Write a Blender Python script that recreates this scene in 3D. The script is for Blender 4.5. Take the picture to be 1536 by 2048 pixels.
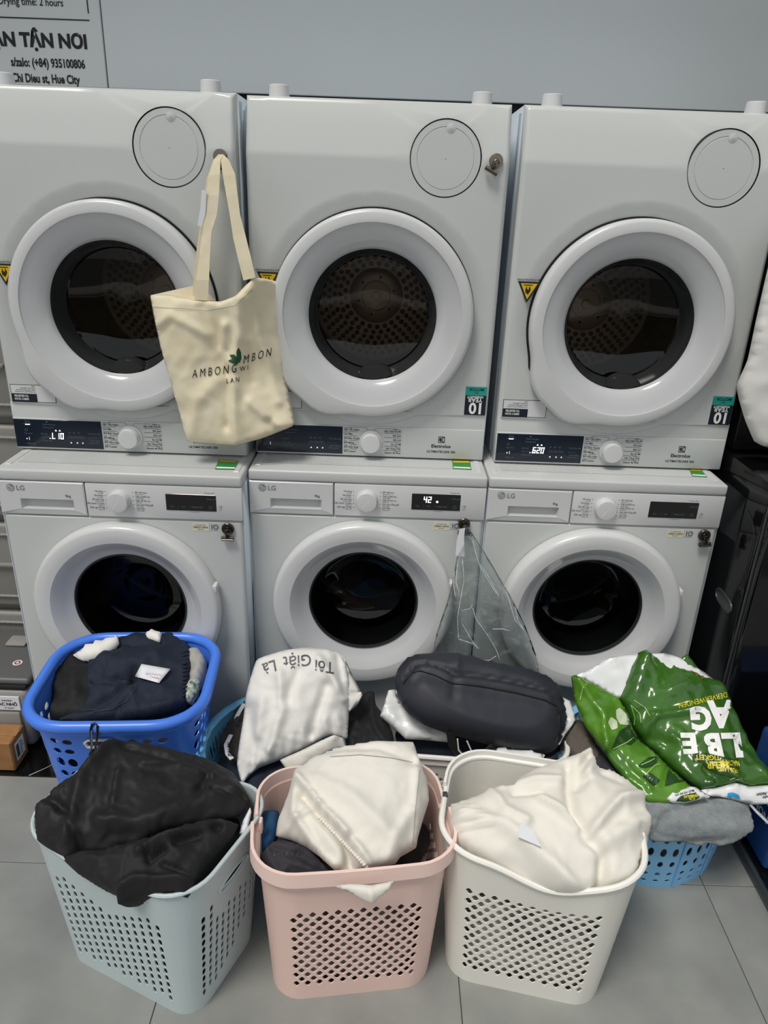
import bpy, bmesh, math, random
import numpy as np
from mathutils import Vector, Matrix, noise
from mathutils.geometry import delaunay_2d_cdt
from mathutils.bvhtree import BVHTree

for o in list(bpy.data.objects):
    bpy.data.objects.remove(o, do_unlink=True)
scene = bpy.context.scene
C = scene.collection
random.seed(4)

# ---------------------------------------------------------------- camera
CAM = np.array([0.3369, -1.7251, 1.4745])
YAW, PITCH, ROLL, FPX = 0.0035, 0.3997, 0.0362, 1465.8
cy_, sy_, cp_, sp_ = math.cos(YAW), math.sin(YAW), math.cos(PITCH), math.sin(PITCH)
_r = np.array([cy_, -sy_, 0.0]); FWD = np.array([sy_*cp_, cy_*cp_, -sp_]); _u = np.cross(_r, FWD)
RIGHT = _r*math.cos(ROLL)+_u*math.sin(ROLL); UP = -_r*math.sin(ROLL)+_u*math.cos(ROLL)
cam_d = bpy.data.cameras.new('camera'); cam = bpy.data.objects.new('camera', cam_d); C.objects.link(cam)
cam.matrix_world = Matrix(((RIGHT[0], UP[0], -FWD[0], CAM[0]), (RIGHT[1], UP[1], -FWD[1], CAM[1]),
                           (RIGHT[2], UP[2], -FWD[2], CAM[2]), (0, 0, 0, 1)))
cam_d.sensor_fit = 'HORIZONTAL'; cam_d.sensor_width = 36.0; cam_d.lens = FPX/1536*36.0
cam_d.clip_start = 0.02
scene.camera = cam

# ---------------------------------------------------------------- light
scene.view_settings.view_transform = 'Standard'; scene.view_settings.look = 'None'
scene.view_settings.gamma = 1.0; scene.view_settings.use_curve_mapping = False
scene.view_settings.exposure = 0.12
w = bpy.data.worlds.new('overcast_sky'); scene.world = w; w.use_nodes = True
bg = w.node_tree.nodes['Background']; bg.inputs[0].default_value = (0.93, 0.97, 1.0, 1); bg.inputs[1].default_value = 0.66
sun_d = bpy.data.lights.new('sun', 'SUN'); sun_d.energy = 2.3; sun_d.angle = math.radians(18); sun_d.color = (1.0, 0.95, 0.87)
sun = bpy.data.objects.new('sun', sun_d); C.objects.link(sun)
sun.rotation_euler = Vector((0.30, 0.40, -1.0)).to_track_quat('-Z', 'Y').to_euler()
sun.location = (-2, -3, 4)

# ---------------------------------------------------------------- pixel helpers (rays only; distance is given by what a thing touches)
def ray(px, py): return FWD+(px-768)/FPX*RIGHT-(py-1024)/FPX*UP
def on_y(px, py, y): d = ray(px, py); return CAM+d*((y-CAM[1])/d[1])
def on_z(px, py, z): d = ray(px, py); return CAM+d*((z-CAM[2])/d[2])
def on_x(px, py, x): d = ray(px, py); return CAM+d*((x-CAM[0])/d[0])

# ---------------------------------------------------------------- materials
def lin(h):
    if isinstance(h, str):
        v = [int(h[i:i+2], 16)/255 for i in (0, 2, 4)]
    else:
        v = list(h)
    return tuple((x/12.92 if x <= 0.04045 else ((x+0.055)/1.055)**2.4) for x in v)+(1.0,)
MATS = {}
def mat(name, col, rough=0.5, metal=0.0, spec=0.5, bump=0.0, bscale=200.0, col2=None, cscale=20.0, coat=0.0, emit=None, alpha=None, sheen=0.0, sub=0.0, bdist=0.002, tscale=(1, 1, 1), wr=None):
    m = bpy.data.materials.new(name); m.use_nodes = True; nt = m.node_tree; b = nt.nodes['Principled BSDF']
    b.inputs['Base Color'].default_value = lin(col); b.inputs['Roughness'].default_value = rough
    b.inputs['Metallic'].default_value = metal; b.inputs['Specular IOR Level'].default_value = spec
    b.inputs['Coat Weight'].default_value = coat; b.inputs['Coat Roughness'].default_value = 0.06
    if sheen: b.inputs['Sheen Weight'].default_value = sheen
    if sub:
        b.inputs['Subsurface Weight'].default_value = sub; b.inputs['Subsurface Radius'].default_value = (0.006, 0.005, 0.004); b.inputs['Subsurface Scale'].default_value = 1.0
    if emit:
        b.inputs['Emission Color'].default_value = lin(emit[0]); b.inputs['Emission Strength'].default_value = emit[1]
    if bump or col2 or wr:
        tc = nt.nodes.new('ShaderNodeTexCoord'); mp = nt.nodes.new('ShaderNodeMapping')
        mp.inputs['Scale'].default_value = tscale
        nt.links.new(tc.outputs['Object'], mp.inputs[0])
    if col2:
        n = nt.nodes.new('ShaderNodeTexNoise'); n.inputs['Scale'].default_value = cscale; n.inputs['Detail'].default_value = 5
        nt.links.new(mp.outputs[0], n.inputs['Vector'])
        r = nt.nodes.new('ShaderNodeValToRGB'); r.color_ramp.elements[0].position = 0.35; r.color_ramp.elements[1].position = 0.65
        r.color_ramp.elements[0].color = lin(col); r.color_ramp.elements[1].color = lin(col2)
        nt.links.new(n.outputs['Fac'], r.inputs[0]); nt.links.new(r.outputs[0], b.inputs['Base Color'])
    if bump:
        n2 = nt.nodes.new('ShaderNodeTexNoise'); n2.inputs['Scale'].default_value = bscale; n2.inputs['Detail'].default_value = 4
        nt.links.new(mp.outputs[0], n2.inputs['Vector'])
        bp = nt.nodes.new('ShaderNodeBump'); bp.inputs['Strength'].default_value = bump; bp.inputs['Distance'].default_value = bdist
        nt.links.new(n2.outputs['Fac'], bp.inputs['Height']); nt.links.new(bp.outputs[0], b.inputs['Normal'])
    if wr:
        n3 = nt.nodes.new('ShaderNodeTexNoise'); n3.noise_type = 'RIDGED_MULTIFRACTAL'; n3.inputs['Scale'].default_value = wr[0]; n3.inputs['Detail'].default_value = 2.5; n3.inputs['Distortion'].default_value = 0.9
        nt.links.new(mp.outputs[0], n3.inputs['Vector'])
        b3 = nt.nodes.new('ShaderNodeBump'); b3.inputs['Strength'].default_value = wr[1]; b3.inputs['Distance'].default_value = wr[2]
        nt.links.new(n3.outputs['Fac'], b3.inputs['Height'])
        if bump: nt.links.new(bp.outputs[0], b3.inputs['Normal'])
        nt.links.new(b3.outputs[0], b.inputs['Normal'])
    MATS[name] = m
    return m
def glass_mat(name, tint, gloss_rough=0.03, ior=1.5, bump=0.0, bscale=60.0, extra=0.0, gcol=(1, 1, 1, 1)):
    m = bpy.data.materials.new(name); m.use_nodes = True; nt = m.node_tree; nt.nodes.clear()
    out = nt.nodes.new('ShaderNodeOutputMaterial'); mix = nt.nodes.new('ShaderNodeMixShader')
    tr = nt.nodes.new('ShaderNodeBsdfTransparent'); tr.inputs[0].default_value = lin(tint)
    gl = nt.nodes.new('ShaderNodeBsdfGlossy'); gl.inputs['Roughness'].default_value = gloss_rough; gl.inputs[0].default_value = gcol
    fr = nt.nodes.new('ShaderNodeFresnel'); fr.inputs[0].default_value = ior
    if extra:
        ad = nt.nodes.new('ShaderNodeMath'); ad.operation = 'ADD'; ad.inputs[1].default_value = extra; ad.use_clamp = True
        nt.links.new(fr.outputs[0], ad.inputs[0]); nt.links.new(ad.outputs[0], mix.inputs[0])
    else:
        nt.links.new(fr.outputs[0], mix.inputs[0])
    nt.links.new(tr.outputs[0], mix.inputs[1]); nt.links.new(gl.outputs[0], mix.inputs[2]); nt.links.new(mix.outputs[0], out.inputs[0])
    if bump:
        tc = nt.nodes.new('ShaderNodeTexCoord'); n2 = nt.nodes.new('ShaderNodeTexNoise'); n2.inputs['Scale'].default_value = bscale; n2.inputs['Detail'].default_value = 3
        nt.links.new(tc.outputs['Object'], n2.inputs['Vector'])
        bp = nt.nodes.new('ShaderNodeBump'); bp.inputs['Strength'].default_value = bump; bp.inputs['Distance'].default_value = 0.004
        nt.links.new(n2.outputs['Fac'], bp.inputs['Height']); nt.links.new(bp.outputs[0], gl.inputs['Normal']); nt.links.new(bp.outputs[0], fr.inputs['Normal'])
    MATS[name] = m
    return m

mat('white_enamel', 'c9cccb', 0.26, spec=0.5, bump=0.04, bscale=600, bdist=0.0005)
mat('white_plastic', 'd2d3d4', 0.22, spec=0.5)
mat('ring_plastic', 'c6c7ca', 0.16, spec=0.5)
mat('lid_plastic', 'c8caca', 0.35)
mat('side_enamel_shaded', 'b8c2cb', 0.35)  # white cabinet sides, with their bluish shading put into the colour
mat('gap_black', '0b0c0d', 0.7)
mat('bowl_dark', '2c2d2e', 0.18, spec=0.5)
mat('drum_steel', 'b09c8a', 0.35, metal=0.3)
mat('drum_dark', '2c2a28', 0.35, metal=0.4)
mat('dimple_dark', '15120f', 0.6)
mat('display_navy', '0d1a2b', 0.08, spec=0.6)
mat('display_black', '0b0b0e', 0.08, spec=0.6)
mat('print_black', '17191c', 0.5)
mat('print_grey', '84898d', 0.45)
mat('print_midgrey', '55595c', 0.5)
mat('print_dim', '5e6b7c', 0.5)
mat('print_white', 'f3f3f3', 0.5)
mat('led_white', 'ffffff', 0.5, emit=('ffffff', 1.6))
mat('led_dim', 'd8dde4', 0.5, emit=('d8dde4', 0.5))
mat('teal_sticker', '1f9c8e', 0.4)
mat('navy_sticker', '0e1b2a', 0.4)
mat('yellow_sticker', 'e0b81c', 0.4)
mat('cream_sticker', 'd9d6bd', 0.45)
mat('green_sticker', '1f8a3c', 0.3)
mat('clip_nickel', '8d8478', 0.25, metal=1.0)
mat('clip_dark', '5d5750', 0.3, metal=1.0)
mat('wall_panel_grey', 'dfe4e4', 0.22, spec=0.5, bump=0.05, bscale=900, bdist=0.0004)
mat('sign_panel_grey', 'dfe3e3', 0.25, spec=0.5)
mat('tile_grey', '838583', 0.42, col2='91938f', cscale=7.0, bump=0.06, bscale=240, bdist=0.001)
mat('grout', '4e504e', 0.8)
mat('tile_black', '0c0c0d', 0.12, spec=0.5)
mat('vein_white', 'a8a8a4', 0.2)
mat('canvas', 'eee4c9', 0.85, bump=0.35, bscale=900, col2='e6dabb', cscale=14, bdist=0.001, sheen=0.2, wr=(9, 0.35, 0.006))
mat('print_leaf', '1e5034', 0.7)
mat('paper', 'e6e7ee', 0.6)
mat('cotton_white', 'e6e4e0', 0.85, bump=0.3, bscale=500, bdist=0.0012, sheen=0.15, wr=(12, 0.4, 0.006))
mat('cotton_cream', 'e5e1d8', 0.85, bump=0.3, bscale=420, bdist=0.0012, sheen=0.15, wr=(9, 0.4, 0.006))
mat('cotton_bright', 'eceae6', 0.85, bump=0.3, bscale=500, bdist=0.0012)
mat('nylon_black', '1f1f21', 0.62, bump=0.4, bscale=160, bdist=0.001, spec=0.35, wr=(18, 0.8, 0.007))
mat('cotton_black', '0f0f11', 0.75, bump=0.3, bscale=300, wr=(18, 0.6, 0.008))
mat('cotton_black2', '141317', 0.75, bump=0.3, bscale=300, wr=(14, 0.6, 0.008))
mat('navy_cloth', '131d30', 0.8, bump=0.4, bscale=350, wr=(14, 0.7, 0.008))
mat('charcoal_cloth', '34333a', 0.85, bump=0.35, bscale=350, wr=(16, 0.5, 0.006))
mat('blue_cloth', '1d4a73', 0.85, bump=0.3, bscale=300)
mat('denim_cloth', '5b6f8c', 0.85, bump=0.3, bscale=300)
mat('olive_cloth', '38352f', 0.85, bump=0.3, bscale=300)
mat('grey_cloth', 'aaa8a4', 0.9, bump=0.3, bscale=300)
mat('brown_cloth', '5d5750', 0.9, bump=0.5, bscale=300)
mat('pattern_green', '45604c', 0.9, col2='c8cdc4', cscale=90, bump=0.3)
mat('pouch_nylon', '2a2c35', 0.6, bump=0.25, bscale=260, bdist=0.001, spec=0.45)
mat('mixed_dark', '141416', 0.85, col2='8d9390', cscale=16, bump=0.3)
mat('mixed_light', '3a3836', 0.85, col2='d8d5cf', cscale=18, bump=0.3)
mat('pouch_piping', '0e0e10', 0.6)
mat('towel_grey', '79838a', 0.95, bump=1.0, bscale=420, col2='8f999d', cscale=60, bdist=0.006, sheen=0.5)
mat('poly_white', 'e7e9ea', 0.3, spec=0.5, wr=(22, 0.6, 0.006))
mat('poly_green', '2d541d', 0.2, spec=0.7, col2='3f6e24', cscale=9, bump=0.15, bscale=45, bdist=0.003, wr=(12, 0.45, 0.010))
mat('poly_lime', '5f9229', 0.2, spec=0.6, col2='437426', cscale=11, bump=0.15, bscale=45, bdist=0.003, wr=(11, 0.6, 0.010))
mat('poly_dkgreen', '23471d', 0.25, spec=0.6)
mat('leaf_pale', 'c9d6b6', 0.3)
mat('leaf_line', 'a9cf7a', 0.3)
mat('print_yellow', 'e8d632', 0.4)
mat('print_cyan', '2a9fd6', 0.4)
mat('print_red', 'b03a3a', 0.4)
mat('plastic_blue', '4c84f0', 0.3, spec=0.5, sub=0.0)
mat('plastic_sky', '72bbe4', 0.35)
mat('plastic_sky2', '86c2ee', 0.35)
mat('plastic_grey', 'c3d1d4', 0.42)
mat('plastic_pink', 'f0cfc5', 0.42)
mat('plastic_pink_light', 'f3d5cc', 0.42)
mat('plastic_ivory', 'e9e7df', 0.42)
mat('plastic_ivory2', 'efede8', 0.42)
mat('drawer_plastic', '8a8883', 0.5)
mat('bin_lid', '5c5d5e', 0.45)
mat('bin_body', '918e8a', 0.5)
mat('cardboard', '93683f', 0.75, col2='a07449', cscale=30, bump=0.15, bscale=200)
mat('gloss_black', '0a0b0c', 0.09, spec=0.5)
mat('grip_grey', '4b4e4e', 0.4)
mat('rail_grey', '53585b', 0.3, metal=0.6)
mat('box_blue', '163f7c', 0.4)
mat('box_white', 'd9dadc', 0.4)
mat('stone_tan', '8f7d62', 0.9, col2='6e5f4a', cscale=4, bump=0.6, bscale=6, bdist=0.05)
mat('leaf_green', '3f6b2c', 0.7, col2='284a1e', cscale=20)
mat('beam_grey', '63666a', 0.5)
mat('ceiling_white', 'c9cccc', 0.8)
mat('yard_ground', 'a5a39d', 0.9)
glass_mat('door_glass', 'dcd6d0', 0.02, 1.45)
glass_mat('washer_glass', 'b4b8ba', 0.02, 1.45)
glass_mat('clear_film', 'f2f5f5', 0.16, 1.25, bump=0.6, bscale=40.0, extra=0.05)
mat('film_crease_glint', 'f4f6f6', 0.2, spec=0.8)  # white for the highlights painted along the film's creases

# ---------------------------------------------------------------- mesh helpers
class MB:
    def __init__(s): s.v = []; s.f = []
    def add(s, v, f):
        o = len(s.v); s.v += [tuple(map(float, p)) for p in v]; s.f += [tuple(i+o for i in q) for q in f]; return s
    def box(s, x0, x1, y0, y1, z0, z1):
        return s.add([(x0, y0, z0), (x1, y0, z0), (x1, y1, z0), (x0, y1, z0), (x0, y0, z1), (x1, y0, z1), (x1, y1, z1), (x0, y1, z1)],
                     [(0, 3, 2, 1), (4, 5, 6, 7), (0, 1, 5, 4), (1, 2, 6, 5), (2, 3, 7, 6), (3, 0, 4, 7)])
    def rbox(s, x0, x1, y0, y1, z0, z1, r=0.005, seg=2):
        bm = bmesh.new(); bmesh.ops.create_cube(bm, size=1)
        for v in bm.verts:
            v.co = Vector(((x0+x1)/2+v.co.x*(x1-x0), (y0+y1)/2+v.co.y*(y1-y0), (z0+z1)/2+v.co.z*(z1-z0)))
        bmesh.ops.bevel(bm, geom=bm.edges[:], offset=r, segments=seg, affect='EDGES', profile=0.5)
        s.bm(bm); bm.free(); return s
    def bm(s, bm):
        bm.verts.index_update(); s.add([v.co[:] for v in bm.verts], [[v.index for v in f.verts] for f in bm.faces]); return s
    def quad(s, a, b, c, d): return s.add([a, b, c, d], [(0, 1, 2, 3)])
    def lathe(s, prof, cx, cz, n=64, rf=None, cap0=False, cap1=False):
        v = []; f = []
        for (r, y) in prof:
            for i in range(n):
                t = 2*math.pi*i/n; rr = rf(t, r) if rf else r
                v.append((cx+rr*math.cos(t), y, cz+rr*math.sin(t)))
        for k in range(len(prof)-1):
            for i in range(n):
                j = (i+1) % n; f.append((k*n+i, k*n+j, (k+1)*n+j, (k+1)*n+i))
        if cap0: f.append(tuple(range(n)))
        if cap1: f.append(tuple(reversed(range((len(prof)-1)*n, len(prof)*n))))
        return s.add(v, f)
    def vlathe(s, prof, cx, cy, n=32, cap0=True, cap1=True):
        v = []; f = []
        for (r, z) in prof:
            for i in range(n):
                t = 2*math.pi*i/n; v.append((cx+r*math.cos(t), cy+r*math.sin(t), z))
        for k in range(len(prof)-1):
            for i in range(n):
                j = (i+1) % n; f.append((k*n+i, k*n+j, (k+1)*n+j, (k+1)*n+i))
        if cap0: f.append(tuple(reversed(range(n))))
        if cap1: f.append(tuple(range((len(prof)-1)*n, len(prof)*n)))
        return s.add(v, f)
    def tube(s, pts, r, n=8, closed=False, flat=None):
        P = [Vector(p) for p in pts]; m = len(P); v = []; f = []; prev = None
        for i, p in enumerate(P):
            a = P[(i-1) % m] if (closed or i > 0) else p; b = P[(i+1) % m] if (closed or i < m-1) else p
            t = (b-a)
            t = t.normalized() if t.length > 1e-9 else Vector((1, 0, 0))
            if prev is None:
                ref = Vector((0, 0, 1)) if abs(t.z) < 0.9 else Vector((0, 1, 0))
            else:
                ref = prev
            e = (ref-t*ref.dot(t)).normalized(); g = t.cross(e); prev = e
            rr = r[i] if isinstance(r, (list, tuple)) else r
            fl = flat or (1, 1)
            for k in range(n):
                q = 2*math.pi*k/n; v.append(p+e*(rr*fl[0]*math.cos(q))+g*(rr*fl[1]*math.sin(q)))
        for i in range(m if closed else m-1):
            for k in range(n):
                f.append((i*n+k, i*n+(k+1) % n, ((i+1) % m)*n+(k+1) % n, ((i+1) % m)*n+k))
        if not closed:
            f.append(tuple(reversed(range(n)))); f.append(tuple(range((m-1)*n, m*n)))
        return s.add(v, f)

def wloc(o):
    l = Vector((0, 0, 0))
    while o is not None:
        l += o.location; o = o.parent
    return l
MESHES = {}
def put(name, mb, m, parent=None, local=False, key=None, smooth=True, angle=35, solid=0.0, loc=None, wn=False):
    """one mesh object; world coordinates unless local (then relative to the parent)."""
    if key and key in MESHES:
        me = MESHES[key]; l = Vector((0, 0, 0))
    else:
        v = mb.v if isinstance(mb, MB) else mb[0]; f = mb.f if isinstance(mb, MB) else mb[1]
        v = np.array(v, float).reshape(-1, 3)
        l = Vector((0, 0, 0))
        if not local:
            if parent is not None:
                v = v-np.array(wloc(parent))
            else:
                l = Vector(((v[:, 0].min()+v[:, 0].max())/2, (v[:, 1].min()+v[:, 1].max())/2, v[:, 2].min())); v = v-np.array(l)
        me = bpy.data.meshes.new(name); me.from_pydata(v.tolist(), [], [list(q) for q in f]); me.update()
        if smooth:
            me.shade_smooth() if angle is None else me.set_sharp_from_angle(angle=math.radians(angle))
        if getattr(mb, 'ln', None):
            me.shade_smooth(); me.normals_split_custom_set(mb.ln)
        if m: me.materials.append(MATS[m])
        if key: MESHES[key] = me
    o = bpy.data.objects.new(name, me); C.objects.link(o); o.location = loc if loc else l
    if parent: o.parent = parent
    if any(k in name for k in ('lettering', 'icons', 'print', 'logo', 'digits', 'strokes', 'flame', 'stitch')): o['kind'] = 'stuff'
    if wn: o.modifiers.new('wn', 'WEIGHTED_NORMAL').keep_sharp = True
    if solid:
        md = o.modifiers.new('solid', 'SOLIDIFY'); md.thickness = solid; md.offset = 0
    return o
def thing(name, loc, label, cat, group=None):
    o = bpy.data.objects.new(name, None); C.objects.link(o); o.location = loc; o.empty_display_size = 0.05
    return tag(o, label, cat, group)
def tag(o, label, cat, group=None):
    o['label'] = label; o['category'] = cat
    if group: o['group'] = group
    return o
def struct(o): o['kind'] = 'structure'; return o
def shell(name, loc=(0, 0, 0)):
    o = bpy.data.objects.new(name, None); C.objects.link(o); o.location = loc; return struct(o)

# text -> (verts2d, faces) with size 1 em
TXT = {}
def text2d(s, bold=0.0, subdiv=0):
    k = (s, bold, subdiv)
    if k in TXT: return TXT[k]
    cu = bpy.data.curves.new('lettering', 'FONT'); cu.body = s; cu.size = 1.0; cu.offset = bold; cu.resolution_u = 3; cu.fill_mode = 'BOTH'
    o = bpy.data.objects.new('lettering', cu); C.objects.link(o)
    bpy.context.view_layer.update()
    me = bpy.data.meshes.new_from_object(o.evaluated_get(bpy.context.evaluated_depsgraph_get()))
    bpy.data.objects.remove(o); bpy.data.curves.remove(cu)
    bm = bmesh.new(); bm.from_mesh(me); bpy.data.meshes.remove(me)
    bmesh.ops.triangulate(bm, faces=bm.faces[:])
    for _ in range(subdiv):
        es = [e for e in bm.edges if e.calc_length() > 0.16]
        if es: bmesh.ops.subdivide_edges(bm, edges=es, cuts=1); bmesh.ops.triangulate(bm, faces=bm.faces[:])
    bm.verts.index_update()
    v = np.array([x.co[:2] for x in bm.verts]).reshape(-1, 2); f = [[x.index for x in q.verts] for q in bm.faces]; bm.free()
    TXT[k] = (v, f); return TXT[k]
def ftext(mb, s, size, x, z, y=-0.0005, al='l', bold=0.0, sx=1.0, flip=False):
    """flat lettering on a vertical front; x,z is the anchor on the base line."""
    v, f = text2d(s, bold)
    if len(v) == 0: return
    X = v[:, 0]*size*sx; Z = v[:, 1]*size
    if al == 'r': X = X-X.max()
    elif al == 'c': X = X-(X.max()+X.min())/2
    if flip: X = -X; Z = -Z
    mb.add([(x+a, y, z+b) for a, b in zip(X, Z)], f)

def in_poly(p, poly):
    x, y = p; c = False; n = len(poly); j = n-1
    for i in range(n):
        xi, yi = poly[i]; xj, yj = poly[j]
        if (yi > y) != (yj > y) and x < (xj-xi)*(y-yi)/(yj-yi)+xi: c = not c
        j = i
    return c
def cdt_sheet(outer, holes, pts):
    """triangulated planar sheet: outer polygon, hole polygons, extra interior points -> verts2d, tris"""
    V = []; E = []
    for poly in [outer]+holes:
        o = len(V); V += [Vector(p) for p in poly]; n = len(poly); E += [(o+i, o+(i+1) % n) for i in range(n)]
    V += [Vector(p) for p in pts]
    vo, eo, fo, *_ = delaunay_2d_cdt(V, E, [], 1, 1e-7)
    hb = [(min(p[0] for p in h), max(p[0] for p in h), min(p[1] for p in h), max(p[1] for p in h), h) for h in holes]
    out = []
    for f in fo:
        cx = sum(vo[i].x for i in f)/len(f); cz = sum(vo[i].y for i in f)/len(f)
        if not in_poly((cx, cz), outer): continue
        if any(a <= cx <= b and c <= cz <= d and in_poly((cx, cz), h) for a, b, c, d, h in hb): continue
        out.append(tuple(f))
    return vo, out
def circ(cx, cz, r, n=48): return [(cx+r*math.cos(2*math.pi*i/n), cz+r*math.sin(2*math.pi*i/n)) for i in range(n)]
def sstep(a, b, x):
    t = min(1, max(0, (x-a)/(b-a))); return t*t*(3-2*t)

# ================================================================ the setting
floor = shell('floor')
GX0, GDX, GY0 = -0.076, 0.606, -0.452
put('screed', MB().box(-2.6, 3.6, -5.2, 0.85, -0.05, -0.003), 'grout', floor, smooth=False)
tk = {}
def tile(x0, x1, y0, y1, m):
    k = (round(x1-x0, 3), round(y1-y0, 3), m)
    put('floor_tile', MB().rbox(0.001, x1-x0-0.001, 0.001, y1-y0-0.001, -0.008, 0, 0.0008, 1), m, floor, local=True, key=('tile',)+k, loc=(x0, y0, 0))
for i in range(-3, 5):
    x0 = GX0+i*GDX
    tile(x0, x0+GDX, GY0, -0.174, 'tile_grey')
    for j in range(1, 5):
        tile(x0, x0+GDX, GY0-j*0.606, GY0-(j-1)*0.606, 'tile_grey')
    tile(x0+0.3, x0+0.3+GDX, -0.174, 0.80, 'tile_black')
mb = MB(); a = on_z(58, 1551, 0.0006); b = on_z(112, 1526, 0.0006)
mb.tube([a, (a*0.5+b*0.5)+np.array([0.004, 0.003, 0]), b], [0.002, 0.0012, 0.0006], 6, flat=(0.3, 1))
put('marble_vein', mb, 'vein_white', floor)

wall = shell('wall_back')
WY = 0.75
put('wall_base', MB().box(-2.6, 3.6, WY+0.02, WY+0.14, 0, 3.2), 'gap_black', wall, smooth=False)
put('wall_panel', MB().rbox(-0.513, 3.0, WY, WY+0.018, 1.757, 3.15, 0.002, 1), 'wall_panel_grey', wall)
wp = put('wall_panel', MB().rbox(-2.6, -0.517, WY, WY+0.018, 1.757, 3.15, 0.002, 1), 'sign_panel_grey', wall)
mb = MB()
def sign(s, px, py, hpx, bold, sx):
    p = on_y(px, py, WY); q = on_y(px, py-hpx, WY); ftext(mb, s, (q[2]-p[2])/0.70, p[0], p[2], WY-0.0012, 'r', bold, sx)
sign('Drying time: 2 hours', 127, 13, 15, 0.012, 0.86)
sign('NHẬN TẬN NƠI', 175, 97, 27, 0.045, 0.98)
sign('s/zalo: (+84) 935100806', 171, 137, 17, 0.03, 0.72)
sign('Chi Dieu st, Hue City', 161, 168, 17, 0.03, 0.72)
a = on_y(177, 27, WY); b = on_y(172, -40, WY); mb.box(a[0]-0.0015, a[0]+0.0015, WY-0.0015, WY, a[2], b[2])
a = on_y(179, 41, WY); mb.box(-2.2, a[0], WY-0.0015, WY, a[2]-0.0015, a[2]+0.0015)
put('sign_lettering', mb, 'print_black', wp, smooth=False)
put('ceiling', MB().box(-2.6, 3.6, 0.05, 0.9, 3.15, 3.25), 'ceiling_white', smooth=False)['kind'] = 'structure'  # out of view; added for the light, front edge set back to brighten the wall
wl = struct(put('wall_left', MB().box(-2.7, -2.6, -1.2, 0.9, 0, 3.2), 'ceiling_white', smooth=False))
wr = struct(put('wall_right', MB().box(3.0, 3.1, -1.2, 0.9, 0, 3.2), 'gap_black', smooth=False))
# ================================================================ dryers (mounted upside down on the washers)
DCX, DCZ = 0.298, 0.362
def dryer_panel():
    cutr = 0.272; z0 = 0.118
    o = []
    o += [(0.0, 0.833), (0.0, 0.715), (0.0, z0)]
    a0 = math.asin((DCZ-z0)/cutr); t0 = math.pi+a0; t1 = 2*math.pi-a0
    for i in range(25):
        t = t0+(t1-t0)*i/24; o.append((DCX+cutr*math.cos(t), DCZ+cutr*math.sin(t)))
    o += [(0.6, z0), (0.6, 0.715), (0.6, 0.833)]
    hole = circ(DCX, DCZ, 0.165, 64); vent = circ(0.454, 0.7155, 0.0815, 48)
    P = []
    for r, n in ((0.205, 48), (0.240, 72), (0.250, 72), (0.262, 72), (0.2765, 72), (0.285, 72)):
        for p in circ(DCX, DCZ, r, n):
            if 0.012 < p[0] < 0.588 and p[1] > 0.126 and math.hypot(p[0]-0.454, p[1]-0.7155) > 0.088: P.append(p)
    for x in (0.003, 0.007, 0.012, 0.05, 0.12, 0.2, 0.298, 0.55, 0.588, 0.593, 0.597):
        for z in (0.122, 0.2, 0.28, 0.36, 0.44, 0.52, 0.6, 0.66, 0.70, 0.709, 0.715, 0.721, 0.73, 0.78, 0.82, 0.8275):
            if math.hypot(x-DCX, z-DCZ) > 0.3 and math.hypot(x-0.454, z-0.7155) > 0.09: P.append((x, z))
    for p in circ(0.454, 0.7155, 0.086, 48): P.append(p)
    for x in (0.003, 0.007, 0.012, 0.588, 0.593, 0.597): P += [(x, 0.125+0.0155*k) for k in range(38)]
    v, f = cdt_sheet(o, [hole, vent], P)
    V = []
    for q in v:
        x, z = q.x, q.y; e = min(x, 0.6-x); y = 0.0
        if e < 0.012: y += 0.010*((0.012-e)/0.012)**2
        if z > 0.715:
            y += (z-0.715)*0.23
        if z > 0.82: y += 0.012*((z-0.82)/0.013)**2
        r = math.hypot(x-DCX, z-DCZ)
        y += 0.009*(1-sstep(0.245, 0.277, r))
        V.append((x, y, z))
    m = MB().add(V, f)
    def edge(pts, dx, dz):   # folded return behind the front edge
        n = len(pts); m.add(list(pts)+[(x+dx, 0.055, z+dz) for x, y, z in pts], [(i, i+1, n+i+1, n+i) for i in range(n-1)])
    lft = sorted([p for p in V if abs(p[0]) < 1e-6], key=lambda p: p[2]); rgt = sorted([p for p in V if abs(p[0]-0.6) < 1e-6], key=lambda p: p[2]); tp = sorted([p for p in V if abs(p[2]-0.833) < 1e-6], key=lambda p: p[0])
    edge(lft, 0.0005, 0); edge(rgt, -0.0005, 0); edge(tp, 0, -0.0005)
    return m
def door_r(t, r):
    # circle with a squared-off handle corner at the lower left
    d = math.degrees(t) % 360; k = math.exp(-((d-229)/23.0)**4)
    ext = 0.245*(1+0.12*k)/1.0
    fcut = 0.272/max(0.2, math.cos(math.radians(d-229))) if abs(d-229) < 60 else 9
    R = min(ext, fcut*1.0)
    return r+(R-0.245)*sstep(0.2158, 0.236, r)
def seg7(mb, s, x, z, h, y, slant=0.12):
    S = {'0': 'abcdef', '1': 'bc', '2': 'abged', '4': 'fgbc', '6': 'acdefg', 'L': 'def', "'": 'f'}
    wd = h*0.5; t = h*0.13
    for ch in s:
        for sg in S[ch]:
            bx = {'a': (0, wd, h-t, h), 'd': (0, wd, 0, t), 'g': (0, wd, h/2-t/2, h/2+t/2), 'f': (0, t, h/2, h), 'e': (0, t, 0, h/2), 'b': (wd-t, wd, h/2, h), 'c': (wd-t, wd, 0, h/2)}[sg]
            q = [(bx[0], bx[2]), (bx[1], bx[2]), (bx[1], bx[3]), (bx[0], bx[3])]
            mb.add([(x+a+b*slant, y, z+b) for a, b in q], [(0, 1, 2, 3)])
        x += wd*1.35
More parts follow.
